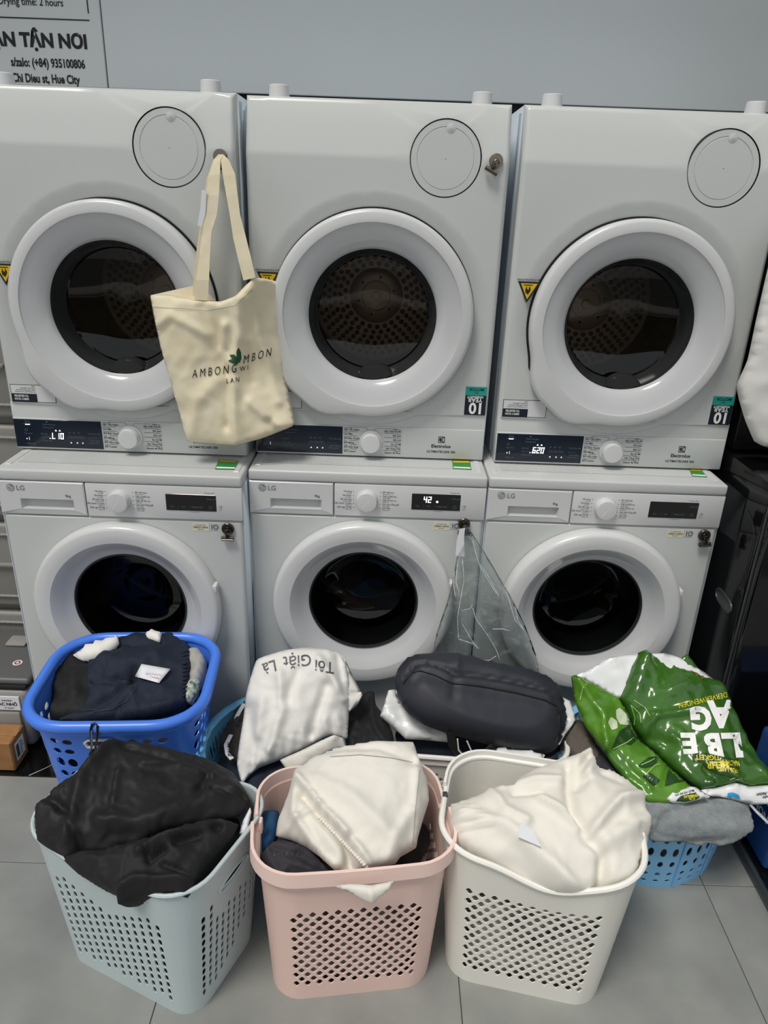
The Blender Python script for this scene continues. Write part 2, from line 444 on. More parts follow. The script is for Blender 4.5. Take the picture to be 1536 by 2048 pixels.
def make_dryer(x0, y0, label, digits, lit):
    t = thing('tumble_dryer', (x0, y0, 0.8540), label, 'dryer', 'white dryers stacked on the washers')
    def P(name, builder, m, parent=t, **k):
        key = 'dryer_'+k.pop('tagkey', name)
        mb = None if key in MESHES else builder()
        return put(name, mb, m, parent, local=True, key=key, **k)
    def body():
        bm = bmesh.new(); bmesh.ops.create_cube(bm, size=1)
        for v in bm.verts: v.co = Vector((0.3+v.co.x*0.597, 0.311+v.co.y*0.518, 0.4160+v.co.z*0.831))
        ff = [f for f in bm.faces if f.calc_center_median().y < 0.08]
        bmesh.ops.delete(bm, geom=ff, context='FACES_ONLY')
        es = [e for e in bm.edges if all(v.co.y > 0.3 or abs(v.co.z-0.833) < 0.001 for v in e.verts)]
        bmesh.ops.bevel(bm, geom=es, offset=0.006, segments=2, affect='EDGES')
        m = MB().bm(bm); bm.free(); return m
    P('cabinet', body, 'side_enamel_shaded', solid=0.003)
    # rolled side flange lines
    P('side_rib', lambda: MB().rbox(-0.002, 0.002, 0.075, 0.10, 0.01, 0.82, 0.001, 1), 'side_enamel_shaded')
    P('side_rib', lambda: MB().rbox(0.598, 0.602, 0.075, 0.10, 0.01, 0.82, 0.001, 1), 'side_enamel_shaded', tagkey='side_rib2')
    P('front_panel', dryer_panel, 'white_enamel', wn=True)
    P('vent_cover', lambda: MB().lathe([(0.0797, 0.012), (0.0797, 0.003), (0.0785, 0.0012), (0.066, 0.001), (0.0655, 0.0022), (0.064, 0.0022), (0.063, 0.001), (0.001, 0.001)], 0.454, 0.7155, 64), 'white_enamel')
    P('vent_recess', lambda: MB().lathe([(0.0815, 0.0), (0.0815, 0.012), (0.001, 0.012)], 0.454, 0.7155, 48), 'gap_black')
    P('finger_notch', lambda: MB().lathe([(0.011, 0.0008), (0.009, 0.0004), (0.004, -0.0012), (0.0005, -0.0014)], 0.462, 0.7775, 20), 'ring_plastic')
    fas = P('control_panel', lambda: MB().rbox(0.001, 0.599, 0.003, 0.056, 0.0, 0.125, 0.003, 2), 'white_enamel')
    P('fascia_step', lambda: MB().rbox(0.003, 0.597, 0.0, 0.02, 0.001, 0.083, 0.003, 2), 'white_enamel', fas)
    disp = P('display', lambda: MB().rbox(0.004, 0.228, -0.0015, 0.01, 0.006, 0.080, 0.0008, 1), 'display_navy', fas)
    P('knob', lambda: MB().lathe([(0.030, 0.0), (0.030, -0.006), (0.0265, -0.008), (0.025, -0.026), (0.0235, -0.0285), (0.021, -0.029), (0.0005, -0.0285)], 0.302, 0.043, 48), 'white_plastic', fas)
    def prints():
        m = MB(); y = -0.0006
        L = ['Sấy Tiết Kiệm', 'Len Mịn', 'Đồ Đời Thường', 'Đồ Mỏng', 'Đồ Hỗn Hợp', 'Đồ Cotton']; R = ['Sấy Diệt Khuẩn', 'Đồ Jean', 'Đồ Len', 'Áo Sơ Mi', 'Vải Tổng Hợp', 'Nhanh 40 Phút']
        E_ = ['Energy saver', 'Delicates', 'Everyday', 'Fine', 'Mixed', 'Cottons']; E2 = ['Hygienic care', 'Denim', 'Wool', 'Shirts', 'Synthetics', 'Rapid 40']
        for i in range(6):
            z = 0.0705-i*0.0118
            ftext(m, L[i], 0.0068, 0.232, z, y, 'l', 0.01); ftext(m, E_[i], 0.004, 0.232, z+0.0062, y)
            ftext(m, R[i], 0.0068, 0.381, z-0.001, y, 'r', 0.01); ftext(m, E2[i], 0.004, 0.381, z+0.0052, y, 'r')
            xa = 0.262 if i else 0.266; m.box(0.247, xa+0.004, y-0.0002, y+0.0003, z+0.0087, z+0.0092)
            m.box(0.337, 0.372, y-0.0002, y+0.0003, z+0.0077, z+0.0082)
        m.add([(0.27, y, 0.0797), (0.2905, y, 0.0797), (0.294, y, 0.074), (0.2932, y, 0.0738), (0.290, y, 0.0791), (0.27, y, 0.0791)], [(0, 1, 2, 3, 4, 5)])
        m.add([(0.335, y, 0.0787), (0.3135, y, 0.0787), (0.310, y, 0.074), (0.3108, y, 0.0738), (0.314, y, 0.0781), (0.335, y, 0.0781)], [(0, 1, 2, 3, 4, 5)])
        # emblem: square with an abstract blade pattern
        cx, cz, s = 0.487, 0.054, 0.0085
        def sq(a, b, c, d): m.add([(a, y, c), (b, y, c), (b, y, d), (a, y, d)], [(0, 1, 2, 3)])
        sq(cx-s, cx+s, cz-s, cz-s*0.8); sq(cx-s, cx+s, cz+s*0.8, cz+s); sq(cx-s, cx-s*0.8, cz-s, cz+s); sq(cx+s*0.8, cx+s, cz-s, cz+s)
        for k in range(10):
            a0 = math.radians(95+k*18); a1 = math.radians(95+(k+1)*18); r = s*0.66
            m.add([(cx-s*0.05+r*math.cos(a0), y, cz+r*math.sin(a0)), (cx-s*0.05+r*math.cos(a1), y, cz+r*math.sin(a1)), (cx-s*0.05+(r*0.25)*math.cos(a1), y, cz+r*0.25*math.sin(a1)), (cx-s*0.05+(r*0.25)*math.cos(a0), y, cz+r*0.25*math.sin(a0))], [(0, 1, 2, 3)])
        m.add([(cx+s*0.75, y, cz+s*0.75), (cx+s*0.12, y, cz), (cx+s*0.75, y, cz-s*0.75), (cx+s*0.35, y, cz-s*0.75), (cx-s*0.1, y, cz), (cx+s*0.35, y, cz+s*0.75)], [(0, 1, 2, 3, 4, 5)])
        ftext(m, 'Electrolux', 0.0125, 0.487, 0.032, y, 'c', 0.022)
        ftext(m, 'ULTIMATECARE 300', 0.0085, 0.487, 0.018, y, 'c', 0.016)
        return m
    P('printed_lettering', prints, 'print_black', fas, smooth=False)
    def dprints():
        m = MB(); y = -0.0019
        m.box(0.028, 0.052, y, y+0.0003, 0.0675, 0.0682); ftext(m, '▷||', 0.009, 0.034, 0.0705, y)
        for x, z, s in ((0.028, 0.041, 'Tùy chọn'), (0.030, 0.014, 'Nhiệt độ'), (0.070, 0.041, 'Sấy khô'), (0.070, 0.032, 'Hơi nước'), (0.070, 0.023, 'Chống nhăn'), (0.078, 0.066, 'Thêm thời gian'), (0.078, 0.0585, 'Drying time'),
                        (0.192, 0.045, 'Thời Gian Sấy'), (0.196, 0.026, 'Khởi động'), (0.192, 0.020, 'Delay start'), (0.142, 0.036, 'Iron  Cup  Extra'), (0.142, 0.046, '30    60    90')):
            ftext(m, s, 0.0056, x, z, y, 'l')
        m.box(0.138, 0.184, y, y+0.0003, 0.0335, 0.034); m.box(0.19, 0.214, y, y+0.0003, 0.035, 0.0354)
        m.lathe([(0.0036, y), (0.0028, y)], 0.034, 0.052, 16); m.lathe([(0.003, y), (0.0002, y)], 0.090, 0.0745, 3)
        return m
    P('display_icons', dprints, 'print_dim', disp, smooth=False)
    mb = MB(); y = -0.0021
    if digits:
        seg7(mb, digits, 0.098, 0.030, 0.016, y)
        mb.lathe([(0.0014, y), (0.0001, y)], 0.093, 0.031, 10); mb.box(0.034, 0.046, y, y+0.0002, 0.0655, 0.0675)
        mb.lathe([(0.0014, y), (0.0001, y)], 0.033, 0.0285, 10)
        for x in (0.108, 0.118): mb.add([(x, y, 0.051), (x+0.005, y, 0.051), (x+0.0025, y, 0.055)], [(0, 1, 2)])
        put('lit_digits', mb, 'led_white', disp, local=True, smooth=False)
    mb = MB()
    for x in (0.146, 0.162, 0.176): mb.lathe([(0.002, y), (0.0001, y)], x, 0.021, 10)
    mb.box(0.0385, 0.0398, y, y+0.0002, 0.025, 0.033)
    put('lit_icons', mb, 'led_dim', disp, local=True, smooth=False)
    # door
    door = P('door', lambda: MB().lathe([(0.236, 0.004), (0.2445, -0.002), (0.245, -0.022), (0.2435, -0.028), (0.240, -0.033), (0.235, -0.0350), (0.2185, -0.0365), (0.2160, -0.0362), (0.2155, -0.0345)], DCX, DCZ, 120, door_r), 'white_plastic')
    P('door_gap_shade', lambda: MB().lathe([(0.2485, 0.0070), (0.2475, 0.0055), (0.235, 0.0055)], DCX, DCZ, 96, door_r), 'gap_black', door)  # black ring painted as the shadow line around the door
    P('door_inner_ring', lambda: MB().lathe([(0.2157, -0.0345), (0.2140, -0.0335), (0.20, -0.0290), (0.18, -0.0215), (0.165, -0.0130), (0.1585, -0.006), (0.1565, -0.001)], DCX, DCZ, 96), 'ring_plastic', door)
    P('door_bowl', lambda: MB().lathe([(0.1568, -0.001), (0.155, 0.002), (0.150, 0.014), (0.142, 0.045), (0.139, 0.050)], DCX, DCZ, 96), 'bowl_dark', door)
    P('door_glass', lambda: MB().lathe([(0.1395, 0.050), (0.136, 0.054), (0.10, 0.062), (0.05, 0.066), (0.0005, 0.067)], DCX, DCZ, 64), 'door_glass', door)
    P('latch_housing', lambda: MB().lathe([(0.048, 0.03), (0.046, 0.006), (0.042, 0.0), (0.001, 0.0)], DCX+0.012, DCZ-0.150, 40, lambda a, r: r*(1.0 if math.sin(a) > 0 else 0.6)*(1.0-0.35*abs(math.sin(a)))), 'bowl_dark', door)
    def drum():
        m = MB(); m.lathe([(0.150, 0.055), (0.19, 0.075), (0.255, 0.085), (0.262, 0.10), (0.262, 0.37), (0.192, 0.441)], DCX, DCZ, 72); return m
    dr = P('drum', drum, 'drum_dark')
    def dback():
        m = MB(); m.lathe([(0.193, 0.440), (0.189, 0.434), (0.184, 0.438), (0.08, 0.440), (0.073, 0.430), (0.066, 0.427), (0.044, 0.427), (0.041, 0.433), (0.014, 0.433), (0.011, 0.423), (0.0005, 0.423)], DCX, DCZ, 72); return m
    P('drum_back', dback, 'drum_steel', dr)
    def dim():
        m = MB()
        for k, (r, n) in enumerate(((0.092, 25), (0.108, 29), (0.124, 34), (0.140, 38), (0.156, 42), (0.172, 46))):
            for i in range(n):
                a = 2*math.pi*(i+0.5*(k % 2))/n
                m.lathe([(0.0074, 0.4376), (0.0062, 0.4355), (0.0005, 0.4352)], DCX+r*math.cos(a), DCZ+r*math.sin(a), 8)
        for i in range(6):
            a = 2*math.pi*i/6+0.3; m.lathe([(0.0042, 0.426), (0.0005, 0.4258)], DCX+0.055*math.cos(a), DCZ+0.055*math.sin(a), 8)
        return m
    P('drum_perforation', dim, 'dimple_dark', dr, angle=None)['kind'] = 'stuff'
    for i, (fx, fy) in enumerate(((0.068, 0.085), (0.535, 0.085), (0.068, 0.49), (0.535, 0.49))):
        P('foot', lambda: MB().vlathe([(0.024, 0.8325), (0.022, 0.858), (0.0205, 0.8595)], fx, fy, 24), 'white_plastic', tagkey='foot%d' % i)
    # stickers
    st = P('warranty_sticker', lambda: MB().box(0.540, 0.594, -0.0008, 0.004, 0.123, 0.196), 'navy_sticker', smooth=False)
    P('sticker_band', lambda: MB().box(0.540, 0.594, -0.0011, 0.001, 0.1745, 0.197), 'teal_sticker', st, smooth=False)
    def wt():
        m = MB(); ftext(m, '10', 0.040, 0.567, 0.1545, -0.0013, 'c', 0.03, 0.95, True); ftext(m, 'YEAR', 0.0155, 0.5655, 0.168, -0.0013, 'c', 0.02, 1, True)
        ftext(m, 'WARRANTY', 0.0075, 0.5655, 0.1732, -0.0013, 'c', 0.02, 1, True); return m
    P('sticker_lettering', wt, 'print_white', st, smooth=False)
    def wt2():
        m = MB(); ftext(m, 'MOTOR', 0.0105, 0.567, 0.1935, -0.0014, 'c', 0.02, 1, True); ftext(m, 'Eco', 0.006, 0.567, 0.183, -0.0014, 'c', 0.01, 1, True); return m
    P('band_lettering', wt2, 'navy_sticker', st, smooth=False)
    ws = P('warning_sticker', lambda: MB().add([(0.017, -0.0006, 0.458), (0.072, -0.0006, 0.457), (0.0425, -0.0006, 0.408)], [(0, 2, 1)]), 'print_black', smooth=False)
    P('warning_field', lambda: MB().add([(0.0245, -0.0010, 0.4535), (0.0645, -0.0010, 0.453), (0.0427, -0.0010, 0.4165)], [(0, 2, 1)]), 'yellow_sticker', ws, smooth=False)
    def fl():
        m = MB(); y = -0.0014; m.box(0.032, 0.053, y, y+0.0002, 0.4485, 0.4505)
        o = [(0.043, 0.427), (0.0405, 0.431), (0.0385, 0.430), (0.037, 0.434), (0.0365, 0.440), (0.0385, 0.4455), (0.0405, 0.447), (0.0395, 0.4425), (0.041, 0.4395), (0.0425, 0.442), (0.0435, 0.437), (0.045, 0.4425), (0.0445, 0.447), (0.047, 0.4455), (0.0495, 0.440), (0.048, 0.433), (0.0465, 0.434), (0.0455, 0.4305)]
        v, f = cdt_sheet(o, [], []); m.add([(q.x, y, q.y) for q in v], f)
        ftext(m, 'READ THE INSTRUCTIONS', 0.0050, 0.0445, 0.4635, y, 'c', 0.02, 1.0, True); return m
    P('warning_flame', fl, 'print_black', ws, smooth=False)
    rs = P('register_sticker', lambda: MB().box(0.0105, 0.122, -0.0006, 0.004, 0.1245, 0.1695), 'print_black', smooth=False)
    P('sticker_field', lambda: MB().box(0.0118, 0.1207, -0.0010, 0.001, 0.1258, 0.1682), 'box_white', rs, smooth=False)
    P('sticker_block', lambda: MB().box(0.0118, 0.075, -0.0013, 0.001, 0.1258, 0.1465), 'navy_sticker', rs, smooth=False)
    def rt():
        m = MB(); ftext(m, 'SIMPLY SCAN', 0.0075, 0.058, 0.137, -0.0016, 'r', 0.02, 0.85, True)
        m = MB(); ftext(m, 'SIMPLY SCAN', 0.0075, 0.036, 0.1355, -0.0016, 'c', 0.02, 0.8, True); ftext(m, 'TO REGISTER', 0.0075, 0.036, 0.1435, -0.0016, 'c', 0.02, 0.8, True); return m
    P('sticker_lettering', rt, 'print_white', rs, smooth=False, tagkey='reglet')
    def rt2():
        m = MB()
        for i, s in enumerate(('For warranty and care, scan here', 'Quét mã để đăng ký bảo hành', 'and product registration', 'online')):
            ftext(m, s, 0.0045, 0.073, 0.1525+i*0.0048, -0.0013, 'l', 0.01, 0.85, True)
        return m
    P('sticker_fine_print', rt2, 'print_midgrey', rs, smooth=False)
    return t
D1 = make_dryer(-0.617, 0.083, 'white front-load dryer stacked behind the cream tote bag, leftmost dryer', "L10", True)
D2 = make_dryer(0.0, 0.115, 'white front-load dryer in the middle, perforated drum back visible, unlit display', '', False)
D3 = make_dryer(0.626, 0.105, 'white front-load dryer with the display reading 620, rightmost dryer', '620', True)

# ================================================================ washers
WCX, WCZ = 0.296, 0.484
def make_washer(x0, y0, label, digits):
    t = thing('washing_machine', (x0, y0, 0.0), label, 'washing machine', 'white washing machines on the floor')
    def P(name, builder, m, parent=t, **k):
        key = 'washer_'+k.pop('tagkey', name)
        mb = None if key in MESHES else builder()
        return put(name, mb, m, parent, local=True, key=key, **k)
    def body():
        bm = bmesh.new(); bmesh.ops.create_cube(bm, size=1)
        for v in bm.verts: v.co = Vector((0.3+v.co.x*0.598, 0.275+v.co.y*0.54, 0.42+v.co.z*0.80))
        bmesh.ops.delete(bm, geom=[f for f in bm.faces if f.calc_center_median().y < 0.05], context='FACES_ONLY')
        m = MB().bm(bm); bm.free(); return m
    P('cabinet', body, 'side_enamel_shaded', solid=0.003)
    def fp():
        o = [(0.0, 0.732), (0.0, 0.10), (0.6, 0.10), (0.6, 0.732)]
        Pn = []
        for r, n in ((0.19, 48), (0.235, 72), (0.245, 72), (0.26, 72)): Pn += [p for p in circ(WCX, WCZ, r, n) if p[1] < 0.728]
        for x in (0.003, 0.007, 0.012, 0.06, 0.15, 0.3, 0.45, 0.54, 0.588, 0.593, 0.597):
            for z in (0.11, 0.2, 0.3, 0.4, 0.5, 0.6, 0.68, 0.725):
                if math.hypot(x-WCX, z-WCZ) > 0.27: Pn.append((x, z))
        for x in (0.003, 0.007, 0.012, 0.588, 0.593, 0.597): Pn += [(x, 0.105+0.02*k) for k in range(31)]
        v, f = cdt_sheet(o, [circ(WCX, WCZ, 0.15, 64)], Pn); V = []
        for q in v:
            e = min(q.x, 0.6-q.x); y = 0.010*((0.012-e)/0.012)**2 if e < 0.012 else 0.0
            V.append((q.x, y, q.y))
        return MB().add(V, f)
    P('front_panel', fp, 'white_enamel', wn=True)
    P('kick_plate', lambda: MB().rbox(0.002, 0.598, 0.004, 0.03, 0.012, 0.098, 0.004, 2), 'white_enamel')
    for i, (fx, fy) in enumerate(((0.06, 0.07), (0.54, 0.07), (0.06, 0.5), (0.54, 0.5))):
        P('foot', lambda: MB().vlathe([(0.022, 0.0), (0.022, 0.012), (0.012, 0.014), (0.012, 0.025)], fx, fy, 16), 'gap_black', tagkey='foot%d' % i)
    lid = P('lid', lambda: MB().rbox(0.0, 0.6, -0.004, 0.56, 0.8215, 0.850, 0.006, 3), 'lid_plastic')
    def rib():
        m = MB(); n = 120
        for i in range(n):
            x = 0.036+i*(0.528/n); m.add([(x, 0.05, 0.8502), (x+0.0022, 0.05, 0.8509), (x+0.0044, 0.05, 0.8502), (x, 0.53, 0.8502), (x+0.0022, 0.53, 0.8509), (x+0.0044, 0.53, 0.8502)], [(0, 3, 4, 1), (1, 4, 5, 2)])
        return m
    P('lid_ribbing', rib, 'lid_plastic', lid, smooth=False)['kind'] = 'stuff'
    P('lid_edge_strip', lambda: MB().rbox(0.012, 0.026, 0.03, 0.55, 0.849, 0.8518, 0.001, 1), 'white_plastic', lid)
    P('lid_edge_strip', lambda: MB().rbox(0.574, 0.588, 0.03, 0.55, 0.849, 0.8518, 0.001, 1), 'white_plastic', lid, tagkey='lid_edge_strip2')
    fas = P('control_panel', lambda: MB().rbox(0.2155, 0.5995, -0.003, 0.04, 0.7325, 0.8205, 0.003, 2), 'white_plastic')
    dr = P('detergent_drawer', lambda: drawer_mb(), 'white_plastic')
    P('drawer_recess', lambda: MB().add([(0.0535, -0.0032, 0.7745), (0.1835, -0.0032, 0.7745), (0.1835, -0.0032, 0.7475), (0.0535, -0.0032, 0.7475), (0.060, 0.016, 0.771), (0.178, 0.016, 0.771), (0.178, 0.010, 0.751), (0.060, 0.010, 0.751)], [(0, 1, 5, 4), (1, 2, 6, 5), (2, 3, 7, 6), (3, 0, 4, 7), (4, 5, 6, 7)]), 'lid_plastic', dr, smooth=False)
    kb = P('knob', lambda: MB().lathe([(0.0285, -0.003), (0.0285, -0.0045), (0.0265, -0.005), (0.0262, -0.022), (0.0245, -0.0255), (0.022, -0.026), (0.0005, -0.026)], 0.2985, 0.779, 48), 'white_plastic', fas)
    P('knob_pointer', lambda: MB().add([(0.2985+a, -0.0262, 0.779+b) for a, b in ((0.006, 0.0085), (0.0072, 0.0077), (-0.0105, -0.0165), (-0.0115, -0.0157))], [(0, 1, 2, 3)]), 'print_white', kb, smooth=False)
    disp = P('display', lambda: MB().rbox(0.412, 0.5355, -0.0045, 0.0, 0.757, 0.8005, 0.0008, 1), 'display_black', fas)
    def dpr():
        m = MB(); y = -0.0049
        for x, s in ((0.4225, '▷||'), (0.450, 'Giờ'), (0.476, 'Nhiệt độ')): ftext(m, s, 0.0062, x, 0.7655, y)
        ftext(m, 'Thêm giờ', 0.0056, 0.512, 0.788, y); m.lathe([(0.0042, y), (0.0034, y)], 0.5215, 0.7675, 16)
        for x in (0.443, 0.471, 0.502): m.box(x, x+0.0004, y, y+0.0002, 0.764, 0.772)
        return m
    P('display_icons', dpr, 'print_dim', disp, smooth=False)
    if digits:
        mb = MB(); seg7(mb, digits, 0.4415, 0.7775, 0.0165, -0.0050, 0.08); mb.lathe([(0.0029, -0.005), (0.0002, -0.005)], 0.4765, 0.7805, 16)
        put('lit_digits', mb, 'led_white', disp, local=True, smooth=False)
    def prints():
        m = MB(); y = -0.0034
        L = ['Vải bông', 'Vải bông+', 'Đồ hỗn hợp', 'Giặt nhanh 15 phút', 'Giặt ngay 30 độ']; R = ['Đồ thể thao', 'Giặt tay/Đồ len', 'Giặt đồ lịch sự', 'Làm sạch lồng giặt', 'Giũ+Vắt']
        Ls = ['Cotton', 'Cotton+', 'Mixed Fabric', 'Quick 15', 'Speed 30']; Rs = ['Sportswear', 'Hand/Wool', 'Delicates', 'Tub Clean', 'Rinse+Spin']
        for i in range(5):
            z = 0.7985-i*0.0108
            ftext(m, L[i], 0.0062, 0.2595, z, y, 'r', 0.008, 0.9); ftext(m, Ls[i], 0.0042, 0.2595, z-0.0046, y, 'r')
            ftext(m, R[i], 0.0062, 0.338, z, y, 'l', 0.008, 0.9); ftext(m, Rs[i], 0.0042, 0.338, z-0.0046, y, 'l')
            m.lathe([(0.0011, y), (0.0001, y)], 0.2645, z+0.002, 8); m.lathe([(0.0011, y), (0.0001, y)], 0.3325, z+0.002, 8)
        ftext(m, 'Thời gian Sấy', 0.0045, 0.532, 0.804, y, 'r'); ftext(m, '3s  Khóa trẻ em', 0.0036, 0.468, 0.7525, y, 'l')
        m.lathe([(0.0042, y), (0.0035, y)], 0.5455, 0.768, 14); m.lathe([(0.0024, y), (0.0019, y)], 0.5475, 0.770, 12); ftext(m, 'Smart', 0.0036, 0.545, 0.7595, y, 'c')
        return m
    P('printed_lettering', prints, 'print_midgrey', fas, smooth=False)
    def logo():
        m = MB(); y = -0.0036
        m.lathe([(0.0098, y), (0.0001, y)], 0.034, 0.8025, 28); ftext(m, 'LG', 0.0175, 0.0475, 0.7965, y, 'l', 0.02)
        return m
    lg = P('printed_logo', logo, 'print_grey', dr, smooth=False)
    def kg():
        m = MB(); ftext(m, '9kg', 0.0095, 0.1655, 0.7815, -0.0036, 'l', 0.01); return m
    P('printed_capacity', kg, 'print_midgrey', dr, smooth=False)
    def face():
        m = MB(); y = -0.0040; cx, cz = 0.034, 0.8025
        n = 20
        for i in range(n):
            a0 = math.radians(90+i*270/n); a1 = math.radians(90+(i+1)*270/n)
            m.add([(cx+0.0074*math.cos(a0), y, cz+0.0074*math.sin(a0)), (cx+0.0074*math.cos(a1), y, cz+0.0074*math.sin(a1)), (cx+0.0065*math.cos(a1), y, cz+0.0065*math.sin(a1)), (cx+0.0065*math.cos(a0), y, cz+0.0065*math.sin(a0))], [(0, 1, 2, 3)])
        m.box(cx-0.0004, cx+0.0004, y, y+0.0001, cz-0.0035, cz+0.004); m.box(cx, cx+0.003, y, y+0.0001, cz-0.0035, cz-0.0027); m.box(cx, cx+0.0068, y, y+0.0001, cz-0.0004, cz+0.0004)
        m.lathe([(0.0012, y), (0.0001, y)], cx-0.0032, cz+0.0026, 10); return m
    P('logo_strokes', face, 'print_white', dr, smooth=False)
    # door
    door = P('door', lambda: MB().lathe([(0.232, 0.0), (0.2385, -0.004), (0.240, -0.020), (0.2385, -0.032), (0.234, -0.039), (0.227, -0.042), (0.205, -0.041), (0.194, -0.0395)], WCX, WCZ, 112), 'white_plastic')
    P('door_notch', lambda: MB().rbox(WCX+0.205, WCX+0.2345, -0.034, -0.006, WCZ+0.058, WCZ+0.080, 0.003, 2), 'white_plastic', door)
    P('door_inner_ring', lambda: MB().lathe([(0.1945, -0.0395), (0.189, -0.0365), (0.172, -0.018), (0.156, -0.006), (0.1465, -0.0025)], WCX, WCZ, 96), 'ring_plastic', door)
    P('door_rim', lambda: MB().lathe([(0.1470, -0.0025), (0.1455, -0.0055), (0.1425, -0.0045), (0.1400, 0.003)], WCX, WCZ, 96), 'bowl_dark', door)
    P('door_glass', lambda: MB().lathe([(0.1400, 0.001), (0.134, 0.025), (0.122, 0.07), (0.112, 0.092), (0.09, 0.104), (0.05, 0.110), (0.0005, 0.112)], WCX, WCZ, 72), 'washer_glass', door)
    P('gasket', lambda: MB().lathe([(0.151, 0.0), (0.148, 0.03), (0.138, 0.075), (0.142, 0.10), (0.15, 0.11)], WCX, WCZ, 64), 'gap_black')
    dm = P('drum', lambda: MB().lathe([(0.15, 0.11), (0.235, 0.125), (0.235, 0.43), (0.22, 0.44), (0.0005, 0.44)], WCX, WCZ, 64), 'drum_dark')
    def perf():
        m = MB()
        for k, (r, n) in enumerate(((0.06, 12), (0.085, 18), (0.11, 24), (0.135, 30), (0.16, 36), (0.185, 42))):
            for i in range(n):
                a = 2*math.pi*(i+0.5*(k % 2))/n; m.lathe([(0.0035, 0.4385), (0.0005, 0.4385)], WCX+r*math.cos(a), WCZ+r*math.sin(a), 6)
        return m
    P('drum_perforation', perf, 'dimple_dark', dm)['kind'] = 'stuff'
    for k in range(3):
        a = math.radians(95+k*120)
        P('drum_lifter', lambda: MB().add([(WCX+r*math.cos(a+d), y, WCZ+r*math.sin(a+d)) for y in (0.14, 0.42) for r, d in ((0.233, -0.12), (0.19, 0), (0.233, 0.12))], [(0, 1, 4, 3), (1, 2, 5, 4), (0, 2, 1), (3, 4, 5)]), 'drum_steel', dm, tagkey='lifter%d' % k)
    st = P('motor_sticker', lambda: MB().box(0.472, 0.513, -0.0005, 0.003, 0.7015, 0.7225), 'cream_sticker', smooth=False)
    def stp():
        m = MB(); y = -0.0008
        ftext(m, 'INVERTER', 0.0040, 0.4925, 0.7165, y, 'c', 0.0, 1.5); ftext(m, 'DIRECT DRIVE', 0.0060, 0.4925, 0.7098, y, 'c', 0.03, 0.95); ftext(m, 'MOTOR', 0.0036, 0.4925, 0.7048, y, 'c', 0.01)
        m.box(0.5148, 0.5151, y, y+0.0002, 0.7015, 0.7225); m.box(0.5195, 0.5217, y, y+0.0002, 0.7075, 0.7205)
        m.lathe([(0.0068, y), (0.0047, y)], 0.5305, 0.714, 24); ftext(m, 'YEARS', 0.0028, 0.5305, 0.7132, y, 'c'); ftext(m, 'WARRANTY', 0.0034, 0.527, 0.7035, y, 'c'); return m
    P('sticker_lettering', stp, 'print_midgrey', st, smooth=False)
    return t
def drawer_mb():
    v, f = cdt_sheet([(0.0005, 0.7325), (0.2135, 0.7325), (0.2135, 0.8205), (0.0005, 0.8205)], [[(0.0535, 0.7475), (0.1835, 0.7475), (0.1835, 0.7745), (0.0535, 0.7745)]],
                     [(0.0035, 0.736), (0.2105, 0.736), (0.2105, 0.817), (0.0035, 0.817)])
    V = []
    for q in v:
        e = min(q.x-0.0005, 0.2135-q.x, q.y-0.7325, 0.8205-q.y); V.append((q.x, -0.003 if e > 0.002 else 0.0, q.y))
    return MB().add(V, f)
W1 = make_washer(-0.606, -0.058, 'white front-load washing machine behind the royal blue basket, leftmost washer', '')
W2 = make_washer(0.0, 0.0, 'white front-load washing machine in the middle with 42 lit on its display', '42')
W3 = make_washer(0.604, 0.003, 'white front-load washing machine with a dark display, rightmost beside the black appliance', '')
# energy labels lying on the lids
def energy(W, pts, zz, label):
    q = [on_z(px, py, zz) for px, py in pts]; c = sum(q)/4
    o = put('energy_label', MB().add([*[p for p in q], *[p-np.array([0, 0, 0.0006]) for p in q]], [(0, 1, 2, 3), (4, 7, 6, 5), (0, 4, 5, 1), (1, 5, 6, 2), (2, 6, 7, 3), (3, 7, 4, 0)]), 'green_sticker', W, smooth=False)
    r = lambda a, b: q[0]*(1-a)*(1-b)+q[1]*a*(1-b)+q[2]*a*b+q[3]*(1-a)*b+np.array([0, 0, 0.0005])
    put('label_band', MB().quad(r(.05, .72), r(.95, .72), r(.95, .92), r(.05, .92)), 'yellow_sticker', o, smooth=False)
    put('label_strip', MB().quad(r(.04, .06), r(.96, .06), r(.96, .22), r(.04, .22)), 'print_white', o, smooth=False)
energy(W1, ((430, 938), (471, 939), (476, 921), (438, 918)), 0.8516, '')
energy(W2, ((906, 937), (943, 939), (940, 921), (904, 921)), 0.8516, '')
energy(W3, ((1384, 952), (1414, 954), (1402, 938), (1378, 937)), 0.8516, '')

